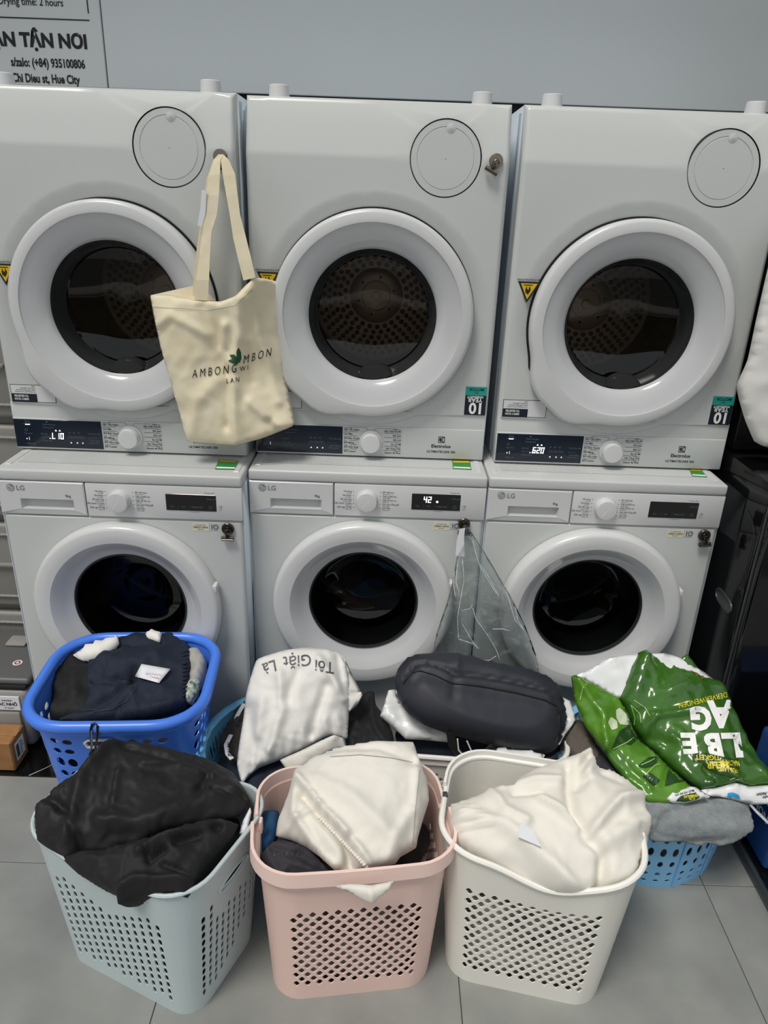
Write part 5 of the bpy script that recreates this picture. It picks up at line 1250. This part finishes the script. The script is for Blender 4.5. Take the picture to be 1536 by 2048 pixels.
# ---------------- pink basket: white drawstring sack, charcoal and blue clothes
drape('blue_cloth', [(512, 1690, 'z', 0.30), (518, 1640, 'z', 0.315), (530, 1622, 'z', 0.32), (556, 1622, 'z', 0.32), (560, 1660, 'z', 0.31), (540, 1700, 'z', 0.30), (520, 1716, 'z', 0.295)], UPF, 0.02, 'blue_cloth', 0.08, nz=(16, 0.01), step=7, label='dark blue cloth at the left inside the pink basket', cat='cloth')
drape('dark_clothes', [(530, 1680, 'z', 0.29), (560, 1640, 'z', 0.31), (700, 1620, 'z', 0.31), (840, 1640, 'z', 0.30), (860, 1690, 'z', 0.29), (800, 1750, 'z', 0.28), (600, 1765, 'z', 0.28)], UPF, 0.015, 'cotton_black', 0.10, nz=(14, 0.01), step=12, label='black clothes under the sack in the pink basket', cat='clothes')
cs = drape('charcoal_shirt', [(510, 1722, 'z', 0.315), (530, 1700, 'z', 0.335), (545, 1684, 'z', 0.345), (570, 1680, 'z', 0.345), (620, 1695, 'z', 0.335), (640, 1720, 'z', 0.325), (660, 1745, 'z', 0.32), (640, 1755, 'z', 0.315), (565, 1758, 'z', 0.312), (535, 1748, 'z', 0.31)], (0, -0.5, 0.85), 0.02, 'charcoal_cloth', 0.05, nz=(16, 0.008), smooth=0.4, step=5, cr=[(18, 0.008, ONE)], label='charcoal grey shirt with woven label in the pink basket', cat='shirt',
      folds=[([(535, 1695), (540, 1720), (560, 1750)], 6, 0.010), ([(545, 1700), (600, 1715), (640, 1735)], 8, -0.010), ([(565, 1755), (580, 1730), (620, 1740)], 6, 0.008)])
cprint(cs, 'label_lettering', 'print_midgrey', [('S H A V ℓ', (546, 1712), (13, 0.5), (1, -13), 0.0)])
ps = drape('white_sack', [(552, 1672, -0.665), (556, 1640, -0.635), (572, 1600, -0.60), (592, 1545, -0.56), (620, 1520, -0.545), (660, 1502, -0.535), (720, 1490, -0.525), (770, 1484, -0.52), (826, 1484, -0.52), (838, 1520, -0.545), (854, 1556, -0.575), (858, 1600, -0.61), (846, 1640, -0.64), (836, 1675, -0.67), (832, 1696, -0.69), (800, 1715, -0.715), (790, 1728, -0.73), (745, 1738, -0.745), (690, 1746, -0.75), (668, 1740, -0.745), (640, 1715, -0.72), (612, 1694, -0.695), (585, 1682, -0.68)],
      (0, -0.5, 0.87), 0.07, 'cotton_cream', 0.05, nz=(9, 0.007), nz2=(30, 0.002), smooth=0.25, step=5, cr=[(7, 0.012, ONE), (16, 0.004, ONE)], label='white drawstring sack on top of the pink basket', cat='sack',
      folds=[([(600, 1572), (640, 1630), (700, 1690), (740, 1735)], 9, 0.0248), ([(612, 1606), (650, 1655), (690, 1700), (705, 1742)], 9, -0.0310), ([(592, 1548), (590, 1640), (640, 1720), (668, 1740)], 9, 0.0186), ([(560, 1680), (590, 1655), (640, 1625)], 6, 0.0109), ([(600, 1560), (680, 1600), (800, 1700)], 18, 0.0124), ([(640, 1512), (760, 1512), (845, 1545)], 8, -0.0093), ([(836, 1520), (830, 1600), (832, 1690)], 10, 0.0124), ([(775, 1730), (790, 1690), (820, 1640)], 12, 0.0124), ([(690, 1740), (700, 1715), (705, 1690)], 8, -0.0124)]
      +[([(616+i*7.6, 1602+i*9.6), (626+i*7.6, 1596+i*9.6)], 3, 0.004*(1 if i % 2 else -1)) for i in range(14)])
mb = MB()
for i in range(26):
    f_ = i/25; a = hit(ps, 640+105*f_, 1634+112*f_, 0.003)
    if a is not None: mb.lathe([(0.0045, a.y), (0.0035, a.y-0.003), (0.0005, a.y-0.004)], a.x, a.z, 8)
put('frilled_hem', mb, 'cotton_cream', ps.obj, angle=None)['kind'] = 'stuff'
cprint(ps, 'printed_lettering', 'print_black', [('VUS', (800, 1729), (19, -7.5), (5, -30), 0.02)])
cprint(ps, 'hem_stitching', 'grey_cloth', [], lines=[([(660, 1513), (720, 1509), (780, 1515), (825, 1524)], 1.2), ([(840, 1540), (832, 1610), (826, 1690)], 1.2)])
drape('sack_corner', [(668, 1772, -0.795), (700, 1768, -0.80), (745, 1770, -0.802), (788, 1762, -0.798), (775, 1782, -0.802), (758, 1795, -0.803), (742, 1803, -0.804), (722, 1798, -0.803), (700, 1785, -0.800)], (0.1, -1, 0.15), 0.010, 'cotton_cream', 0.003, parent=ps.obj, smooth=0.1, step=6, folds=[([(742, 1800), (740, 1772)], 6, 0.006)])

# ---------------- ivory basket: cream sack
iv = drape('cream_sack', [(902, 1608, -0.615), (912, 1606, -0.61), (930, 1600, -0.60), (955, 1592, -0.585), (985, 1582, -0.575), (1020, 1578, -0.565), (1040, 1555, -0.54), (1075, 1538, -0.525), (1120, 1520, -0.51), (1160, 1506, -0.50), (1180, 1494, -0.49), (1188, 1502, -0.495), (1190, 1540, -0.525), (1218, 1542, -0.53), (1250, 1560, -0.545), (1275, 1585, -0.57), (1288, 1620, -0.60), (1297, 1650, -0.63), (1296, 1685, -0.665), (1280, 1715, -0.70), (1272, 1748, -0.725), (1252, 1774, -0.745), (1195, 1786, -0.758), (1150, 1795, -0.765), (1100, 1789, -0.76), (1060, 1774, -0.75), (1010, 1751, -0.735), (965, 1728, -0.715), (925, 1702, -0.69), (905, 1684, -0.675), (900, 1650, -0.655)],
      (0, -0.45, 0.89), 0.07, 'cotton_cream', 0.06, nz=(7, 0.010), nz2=(24, 0.002), smooth=0.5, step=6, cr=[(7, 0.014, ONE), (15, 0.004, ONE)], label='cream cotton sack filling the ivory basket', cat='sack',
      folds=[([(1188, 1500), (1150, 1560), (1143, 1595), (1155, 1580)], 9, -0.0248), ([(1185, 1525), (1160, 1560)], 9, 0.0186), ([(1130, 1550), (1125, 1600), (1130, 1650), (1160, 1700), (1190, 1730), (1196, 1795)], 12, -0.0279), ([(1160, 1690), (1220, 1620), (1285, 1600)], 12, 0.0248), ([(1175, 1720), (1215, 1690), (1290, 1650)], 20, 0.0186), ([(970, 1585), (1000, 1640), (1040, 1665)], 10, 0.0186), ([(980, 1580), (1060, 1578), (1110, 1580)], 8, 0.0186), ([(1020, 1605), (1070, 1606)], 7, -0.0155), ([(1065, 1620), (1110, 1650), (1140, 1680)], 8, 0.0217), ([(915, 1640), (1000, 1670), (1080, 1740), (1150, 1800)], 16, 0.0217), ([(930, 1720), (1020, 1745), (1090, 1790)], 14, -0.0124), ([(1270, 1672), (1295, 1678)], 7, -0.0186), ([(1195, 1560), (1230, 1575)], 10, -0.0124)]
      +[([(904+i*1.0, 1612+i*8), (940+i*5, 1620+i*7)], 3.0, 0.005*(1 if i % 2 else -1)) for i in range(9)])
tg = [hit(iv, x, y, 0.010) for x, y in ((1036, 1674), (1040, 1643), (1064, 1660), (1082, 1694))]
if all(p is not None for p in tg): put('paper_tag', MB().add(tg, [(0, 1, 2, 3)]), 'paper', iv.obj, smooth=False, solid=0.001)

# ---------------- right basket: grey towel and green carrier bag
drape('brown_cloth', [(1126, 1500, 'z', 0.255), (1122, 1470, 'z', 0.27), (1140, 1445, 'z', 0.29), (1160, 1440, 'z', 0.295), (1185, 1470, 'z', 0.285), (1200, 1520, 'z', 0.26), (1160, 1530, 'z', 0.25)], UPF, 0.02, 'brown_cloth', 0.06, nz=(24, 0.014), step=5, cr=[(28, 0.014, ONE)], label='crumpled brown grey cloth between the pouch and the green bag', cat='cloth')
drape('grey_garment', [(1165, 1475, 'z', 0.27), (1195, 1490, 'z', 0.27), (1250, 1560, 'z', 0.26), (1290, 1610, 'z', 0.25), (1260, 1630, 'z', 0.24), (1195, 1560, 'z', 0.25)], UPF, 0.015, 'charcoal_cloth', 0.05, nz=(16, 0.01), step=8, label='dark grey garment under the left side of the green bag', cat='garment')
tw = drape('grey_towel', [(1284, 1606, -0.465), (1310, 1598, -0.455), (1380, 1590, -0.445), (1450, 1592, -0.435), (1495, 1598, -0.43), (1500, 1620, -0.44), (1506, 1648, -0.45), (1495, 1665, -0.47), (1470, 1684, -0.495), (1440, 1692, -0.51), (1415, 1686, -0.515), (1400, 1692, -0.52), (1360, 1684, -0.525), (1320, 1684, -0.525), (1300, 1680, -0.52), (1292, 1650, -0.50)],
      (0, -0.8, 0.6), 0.026, 'towel_grey', 0.02, nz=(10, 0.010), nz2=(140, 0.0016), smooth=0.5, step=5, cr=[(8, 0.008, ONE)], label='fluffy grey towel draped over the right light blue basket', cat='towel',
      folds=[([(1310, 1660), (1330, 1625), (1380, 1605), (1420, 1600)], 8, -0.012), ([(1310, 1668), (1380, 1680), (1440, 1678)], 7, -0.010), ([(1350, 1640), (1420, 1650), (1490, 1655)], 16, 0.012), ([(1295, 1650), (1310, 1612)], 6, 0.008)])
gbag = thing('carrier_bag', tuple(on_y(1380, 1600, -0.46)), 'glossy green printed plastic carrier bag lying on the right basket', 'bag')
gi = drape('bag_inside', [(1152, 1352, -0.235), (1185, 1335, -0.215), (1215, 1316, -0.195), (1262, 1308, -0.18), (1330, 1306, -0.17), (1362, 1316, -0.175), (1410, 1345, -0.19), (1440, 1370, -0.215), (1300, 1400, -0.24), (1242, 1398, -0.255)], (0, -0.5, 0.85), 0.004, 'poly_white', 0.01, parent=gbag, smooth=0.1, step=9, nz=(18, 0.006))
drape('bag_corner', [(1340, 1330, -0.178), (1374, 1308, -0.168), (1385, 1320, -0.176), (1400, 1340, -0.186), (1370, 1342, -0.19)], (0, -0.5, 0.85), 0.006, 'poly_green', 0.004, parent=gbag, smooth=0.0, step=6)
gg = drape('bag_gusset', [(1142, 1354, -0.24), (1152, 1350, -0.238), (1195, 1372, -0.245), (1238, 1396, -0.255), (1252, 1420, -0.27), (1277, 1478, -0.31), (1310, 1505, -0.345), (1345, 1540, -0.39), (1382, 1572, -0.43), (1408, 1598, -0.465), (1370, 1606, -0.47), (1330, 1608, -0.468), (1292, 1606, -0.462), (1262, 1575, -0.43), (1225, 1530, -0.385), (1190, 1480, -0.34), (1168, 1450, -0.31), (1150, 1405, -0.275)],
      (-0.3, -0.6, 0.75), 0.028, 'poly_lime', 0.03, parent=gbag, smooth=0.25, step=5, cr=[(10, 0.012, ONE), (24, 0.005, ONE)], nz=(13, 0.010), folds=[([(1160, 1365), (1210, 1440), (1212, 1500)], 9, 0.016), ([(1212, 1500), (1260, 1440), (1240, 1400)], 9, 0.010), ([(1230, 1510), (1300, 1580)], 9, -0.010), ([(1310, 1578), (1330, 1520)], 9, 0.010)])
gf = drape('bag_front', [(1238, 1398, -0.255), (1255, 1350, -0.215), (1276, 1306, -0.175), (1292, 1300, -0.165), (1330, 1322, -0.175), (1370, 1340, -0.188), (1415, 1356, -0.20), (1442, 1364, -0.215), (1452, 1385, -0.235), (1464, 1410, -0.258), (1473, 1440, -0.285), (1492, 1474, -0.318), (1520, 1519, -0.362), (1536, 1537, -0.38), (1560, 1556, -0.40), (1575, 1580, -0.425), (1530, 1572, -0.425), (1500, 1574, -0.43), (1470, 1566, -0.428), (1440, 1575, -0.435), (1402, 1580, -0.44), (1378, 1562, -0.425), (1345, 1538, -0.39), (1310, 1503, -0.345), (1277, 1476, -0.31), (1252, 1418, -0.27)],
      (0.05, -0.55, 0.83), 0.030, 'poly_green', 0.03, parent=gbag, smooth=0.25, step=5, cr=[(9, 0.013, ONE), (24, 0.005, ONE)], nz=(11, 0.010), nz2=(34, 0.002),
      folds=[([(1280, 1470), (1300, 1440), (1370, 1430)], 8, 0.014), ([(1300, 1480), (1360, 1500), (1410, 1560)], 9, -0.014), ([(1330, 1482), (1370, 1510), (1412, 1565)], 7, 0.014), ([(1290, 1305), (1270, 1380), (1262, 1420)], 12, 0.010), ([(1300, 1400), (1350, 1380), (1440, 1380)], 14, 0.010), ([(1430, 1520), (1470, 1568)], 8, 0.010), ([(1470, 1500), (1530, 1565)], 9, 0.010), ([(1450, 1440), (1480, 1500)], 10, -0.008), ([(1400, 1540), (1440, 1572)], 6, -0.010)])
gh_ = drape('bag_hem', [(1402, 1580, -0.442), (1440, 1574, -0.437), (1470, 1565, -0.430), (1500, 1573, -0.432), (1540, 1570, -0.427), (1578, 1578, -0.427), (1578, 1606, -0.452), (1540, 1608, -0.455), (1505, 1609, -0.455), (1470, 1600, -0.452), (1440, 1594, -0.452), (1420, 1592, -0.455)], (0, -0.7, 0.7), 0.008, 'poly_white', 0.006, parent=gbag, smooth=0.3, step=7, nz=(20, 0.004))
g2 = drape('bag_gusset_hem', [(1332, 1598, -0.470), (1345, 1580, -0.452), (1375, 1572, -0.442), (1392, 1574, -0.446), (1420, 1594, -0.462), (1396, 1600, -0.470), (1372, 1606, -0.474), (1345, 1607, -0.474)], (-0.2, -0.7, 0.7), 0.010, 'poly_white', 0.004, parent=gbag, smooth=0.3, step=6)
put('handle_strap', MB().tube([on_y(x, y, yy) for x, y, yy in ((1500, 1608, -0.45), (1512, 1622, -0.455), (1536, 1645, -0.46), (1570, 1672, -0.46))], 0.006, 6, flat=(0.3, 1)), 'poly_white', gbag)
cprint(gf, 'printed_lettering', 'print_white', [('A', (1462, 1403), (-66, 2), (3, 72), 0.05), ('G', (1421, 1415), (-58, 2), (6, 62), 0.05), ('L', (1482, 1468), (-76, 2), (10, 64), 0.05), ('B', (1440, 1469), (-58, 0), (14, 62), 0.05), ('E', (1392, 1468), (-60, 0), (8, 55), 0.05)])
cprint(gf, 'printed_slogan', 'print_yellow', [('DERVERWENDEN', (1454, 1384), (-12.4, 2.9), (3, 14.5), 0.0)])
cprint(gf, 'slogan_field_print', 'poly_dkgreen', [], polys=[[(1385, 1508), (1408, 1505), (1440, 1512), (1478, 1520), (1480, 1535), (1455, 1545), (1480, 1558), (1440, 1548), (1412, 1536), (1405, 1524), (1386, 1522)]], off=0.0030)
cprint(gf, 'slogan_print', 'print_yellow', [('TIGKEIT', (1440, 1511), (-14.0, -0.4), (1, 14), 0.02), ('NACHHA', (1478, 1522), (-9.0, -0.8), (4, 15), 0.02), ('MEHR', (1457, 1523), (-17, 0.5), (2, 19), 0.03), ('FÜR LAND', (1474, 1537), (-8.5, -0.8), (3, 13), 0.02)], off=0.0042)
cprint(gi, 'logo_print', 'print_red', [], lines=[([(1392, 1345), (1398, 1357), (1418, 1352)], 3.0)], off=0.03)
leafs = [[(1246, 1470), (1260, 1440), (1280, 1428), (1275, 1455), (1262, 1470)], [(1325, 1440), (1345, 1425), (1360, 1432), (1350, 1452), (1330, 1456)]]
cprint(gg, 'leaf_print', 'leaf_pale', [], polys=[[(1232, 1420), (1240, 1416), (1258, 1434), (1256, 1450), (1240, 1448), (1233, 1436)], [(1216, 1445), (1222, 1434), (1234, 1442), (1235, 1456), (1224, 1460)]], off=0.002)
cprint(gg, 'leaf_dark_print', 'poly_dkgreen', [], polys=[[(1224, 1498), (1240, 1462), (1268, 1446), (1276, 1476), (1262, 1490), (1245, 1486)], [(1276, 1532), (1296, 1515), (1318, 1512), (1310, 1530), (1290, 1536)], [(1330, 1572), (1335, 1545), (1345, 1530), (1375, 1560), (1350, 1566)], [(1285, 1552), (1300, 1545), (1320, 1560), (1308, 1572)]], off=0.002)
cprint(gg, 'leaf_line_print', 'leaf_line', [], lines=[([(1226, 1498), (1255, 1484), (1274, 1470)], 1.6), ([(1282, 1530), (1300, 1522), (1318, 1512)], 1.6), ([(1160, 1400), (1166, 1375), (1180, 1360)], 2.0), ([(1290, 1550), (1310, 1530), (1330, 1525)], 1.6)], off=0.003)
cprint(gf, 'leaf_line_print', 'leaf_line', [], lines=[([(1262, 1410), (1270, 1436), (1268, 1450)], 1.4), ([(1262, 1410), (1280, 1428), (1282, 1445)], 1.4), ([(1268, 1400), (1290, 1415), (1300, 1432)], 1.4), ([(1460, 1560), (1468, 1556), (1478, 1560)], 2)], off=0.0025)
cprint(gh_, 'emblem_print', 'print_cyan', [], polys=[[(1454, 1593), (1456, 1586), (1466, 1585), (1478, 1590), (1480, 1598), (1472, 1596), (1462, 1592), (1464, 1598)]])
cprint(gh_, 'printed_lettering', 'print_black', [('unsere Aktion', (1556, 1580), (-7.5, 1.2), (1, 9), 0.02), ('und mehr', (1552, 1588), (-7, 1.2), (1, 8), 0.02)])
cprint(g2, 'printed_lettering', 'print_black', [('Mach mit bei uns', (1388, 1578), (-5.5, 1.6), (2, 7), 0.01), ('und gewinne', (1392, 1584), (-5.5, 1.6), (2, 7), 0.01)])
cprint(g2, 'seal_print', 'poly_dkgreen', [], polys=[[(1352, 1602), (1362, 1592), (1376, 1588), (1392, 1586), (1400, 1594), (1390, 1600), (1370, 1604)]], off=0.002)
cprint(g2, 'seal_letter_print', 'print_yellow', [('EINMALIG', (1396, 1588), (-6.5, 0.8), (1, 7), 0.03), ('FÜR', (1390, 1594), (-7, 0.8), (1, 7), 0.03)], off=0.003)

# ================================================================ left side: drawers, waste bin, carton
cabd = thing('drawer_cabinet', (-0.90, 0.30, 0), 'grey plastic drawer cabinet with braided trim left of the machines', 'cabinet')
put('cabinet_body', MB().rbox(-1.16, -0.640, 0.245, 0.70, 0.0, 1.50, 0.01, 2), 'drawer_plastic', cabd)
zs = [0.004, 0.288, 0.586, 0.884, 1.182, 1.480]
for a, b in zip(zs, zs[1:]):
    dw = put('drawer', MB().rbox(-1.15, -0.645, 0.215, 0.27, a+0.010, b-0.012, 0.012, 3), 'drawer_plastic', cabd)
    h = b-a
    for zz in (a+0.048, b-0.045):
        mb = MB(); n = 60
        mb.tube([(-1.13+0.48*i/n, 0.2135, zz) for i in range(n+1)], [0.0042+0.0016*(i % 2) for i in range(n+1)], 6)
        put('braided_trim', mb, 'drawer_plastic', dw, angle=None)
    mb = MB(); n = 16
    mb.tube([(-0.668, 0.2135, a+0.048+(h-0.093)*i/n) for i in range(n+1)], [0.0042+0.0016*(i % 2) for i in range(n+1)], 6)
    put('braided_trim', mb, 'drawer_plastic', dw, angle=None)
    put('drawer_lip', MB().rbox(-1.12, -0.68, 0.203, 0.22, a+h*0.50, a+h*0.50+0.012, 0.004, 2), 'drawer_plastic', dw)
bn = thing('waste_bin', (-0.75, 0.06, 0), 'grey lidded plastic waste bin beside the leftmost washer', 'bin')
def taper(x0, x1, y0, y1, z0, z1, k, r):
    m = MB().rbox(x0, x1, y0, y1, z0, z1, r, 3); cx, cy = (x0+x1)/2, (y0+y1)/2
    m.v = [(cx+(x-cx)*(1-k*(z1-z)/(z1-z0)), cy+(y-cy)*(1-k*(z1-z)/(z1-z0)), z) for x, y, z in m.v]; return m
put('bin_body', taper(-0.885, -0.622, -0.068, 0.19, 0.0, 0.200, 0.06, 0.02), 'bin_body', bn)
put('bin_gap', MB().rbox(-0.880, -0.627, -0.062, 0.185, 0.195, 0.212, 0.01, 2), 'gap_black', bn)
lid = put('bin_lid', MB().rbox(-0.888, -0.619, -0.055, 0.195, 0.208, 0.230, 0.010, 3), 'bin_lid', bn)
put('lid_button', MB().rbox(-0.76, -0.70, 0.10, 0.15, 0.230, 0.240, 0.005, 2), 'bin_body', lid)
p = on_z(35, 1325, 0.2312)
put('lid_sticker', MB().vlathe([(0.013, 0.2302), (0.013, 0.2308)], p[0], p[1], 20), 'paper', lid); put('sticker_print', MB().vlathe([(0.009, 0.2309), (0.004, 0.2309)], p[0], p[1], 20, False, False), 'print_red', lid)
lb = put('bin_label', MB().box(-0.80, -0.648, -0.0705, -0.062, 0.138, 0.182), 'paper', bn, smooth=False)
mb = MB(); ftext(mb, 'THÙNG RÁC NHỎ', 0.0135, -0.655, 0.1535, -0.0712, 'r', 0.03); ftext(mb, 'mendun', 0.009, -0.668, 0.168, -0.0712, 'r', 0.01); ftext(mb, 'IT QUAY', 0.007, -0.664, 0.143, -0.0712, 'r', 0.01)
put('label_lettering', mb, 'print_black', lb, smooth=False)
put('bin_pocket', MB().rbox(-0.80, -0.652, -0.074, -0.055, 0.02, 0.130, 0.006, 2), 'bin_body', bn)
ct = thing('cardboard_box', (-0.77, -0.12, 0), 'brown cardboard box on the floor in front of the waste bin', 'box')
put('box_body', MB().rbox(-0.93, -0.643, -0.158, -0.078, 0.0005, 0.098, 0.004, 1), 'cardboard', ct)
put('packing_tape', MB().box(-0.932, -0.641, -0.130, -0.106, 0.0975, 0.0988), 'cardboard', ct, smooth=False)
put('shipping_label', MB().box(-0.6435, -0.6420, -0.140, -0.094, 0.022, 0.078), 'paper', ct, smooth=False)
mb = MB(); random.seed(2)
for i in range(12): mb.box(-0.6420, -0.6414, -0.137+i*0.0012, -0.137+i*0.0012+0.0007, 0.03, 0.07)
for i in range(5): mb.box(-0.6420, -0.6414, -0.118, -0.100-random.random()*0.008, 0.030+i*0.009, 0.033+i*0.009)
put('label_print', mb, 'print_midgrey', ct, smooth=False)
# ================================================================ right side: black appliance, low rail shelf, blue pack
XP = 1.240
ap = thing('black_appliance', (XP+0.3, 0.2, 0), 'tall glossy black appliance standing right of the rightmost washer', 'appliance')
put('side_panel', MB().rbox(XP, XP+0.62, -0.125, 0.60, 0.04, 0.90, 0.006, 2), 'gloss_black', ap)
put('plinth', MB().box(XP+0.02, XP+0.60, -0.10, 0.58, 0.0, 0.05), 'gap_black', ap, smooth=False)
put('upper_cabinet', MB().rbox(XP+0.01, XP+0.62, 0.12, 0.62, 0.905, 1.62, 0.006, 2), 'gloss_black', ap)
put('front_door', MB().rbox(XP+0.004, XP+0.615, -0.160, -0.128, 0.05, 0.895, 0.008, 2), 'gloss_black', ap)
put('edge_trim', MB().rbox(XP+0.001, XP+0.008, -0.133, -0.127, 0.05, 0.895, 0.001, 1), 'rail_grey', ap)
a = on_x(1437, 1180, XP); b = on_x(1460, 1222, XP)
cy, cz = (a[1]+b[1])/2, (a[2]+b[2])/2
gp = []
for i in range(28):
    t_ = 2*math.pi*i/28; u_, v_ = 0.047*math.copysign(abs(math.cos(t_))**0.6, math.cos(t_)), 0.017*math.copysign(abs(math.sin(t_))**0.8, math.sin(t_)); gp.append((XP-0.001, cy+u_*0.98-v_*0.1, cz+u_*0.05+v_))
gr = put('grip_recess', MB().add(gp+[(XP-0.0005, cy, cz)], [(i, (i+1) % 28, 28) for i in range(28)]), 'grip_grey', ap, smooth=False)
put('grip_rim', MB().tube(gp, 0.0035, 6, True), 'rail_grey', ap)
put('power_cord', MB().tube([on_x(x, y, XP-0.004) for x, y in ((1492, 1020), (1505, 1045), (1508, 1075), (1500, 1110), (1490, 1150), (1482, 1190))], 0.0012, 6), 'gap_black', ap)
sh = thing('low_rack', (1.5, -0.42, 0), 'low dark metal rack with grey rail along the right floor edge', 'rack')
put('rail', MB().tube([(1.262, y, 0.016) for y in (-0.165, -0.3, -0.5, -0.8, -1.0)], 0.014, 10, flat=(1.1, 0.6)), 'rail_grey', sh)
put('shelf_board', MB().rbox(1.268, 1.85, -1.0, -0.165, 0.008, 0.030, 0.003, 1), 'gloss_black', sh)
bp = thing('detergent_pack', (1.38, -0.36, 0.0305), 'blue and white detergent pack on the low rack under the green bag', 'pack')
put('pack_body', taper(1.283, 1.48, -0.43, -0.27, 0.0305, 0.335, -0.05, 0.012), 'box_blue', bp)
put('pack_panel', MB().box(1.2805, 1.2835, -0.415, -0.29, 0.075, 0.205), 'box_white', bp, smooth=False)
ov_ = [(1.2795, -0.355+0.045*math.cos(t_), 0.150+0.032*math.sin(t_)) for t_ in np.linspace(0, 2*math.pi, 25)[:-1]]
put('pack_oval', MB().add(ov_, [tuple(range(24))]), 'box_blue', bp, smooth=False)
v, f = text2d('NON', 0.03); mb = MB().add([(1.2788, -0.330-q_[0]*0.028, 0.140+q_[1]*0.03) for q_ in v], f); put('printed_lettering', mb, 'print_white', bp, smooth=False)
# ================================================================ the yard behind the camera (seen only as reflections)
struct(put('wall_yard', MB().box(-7, 9, -7.3, -7.0, 0, 1.5), 'stone_tan', smooth=False))
struct(put('floor_yard', MB().box(-7, 9, -7.0, -2.88, -0.06, -0.01), 'yard_ground', smooth=False))
rf = shell('trim_1', (0, -3.5, 3.4))
for i in range(6): put('roof_beam', MB().box(-4, 6, -1.0-i*0.95, -0.90-i*0.95, 3.30, 3.42), 'beam_grey', rf, smooth=False)
for i in range(5): put('roof_purlin', MB().box(-2.6+i*1.6, -2.54+i*1.6, -6.5, -0.8, 3.22, 3.30), 'beam_grey', rf, smooth=False)
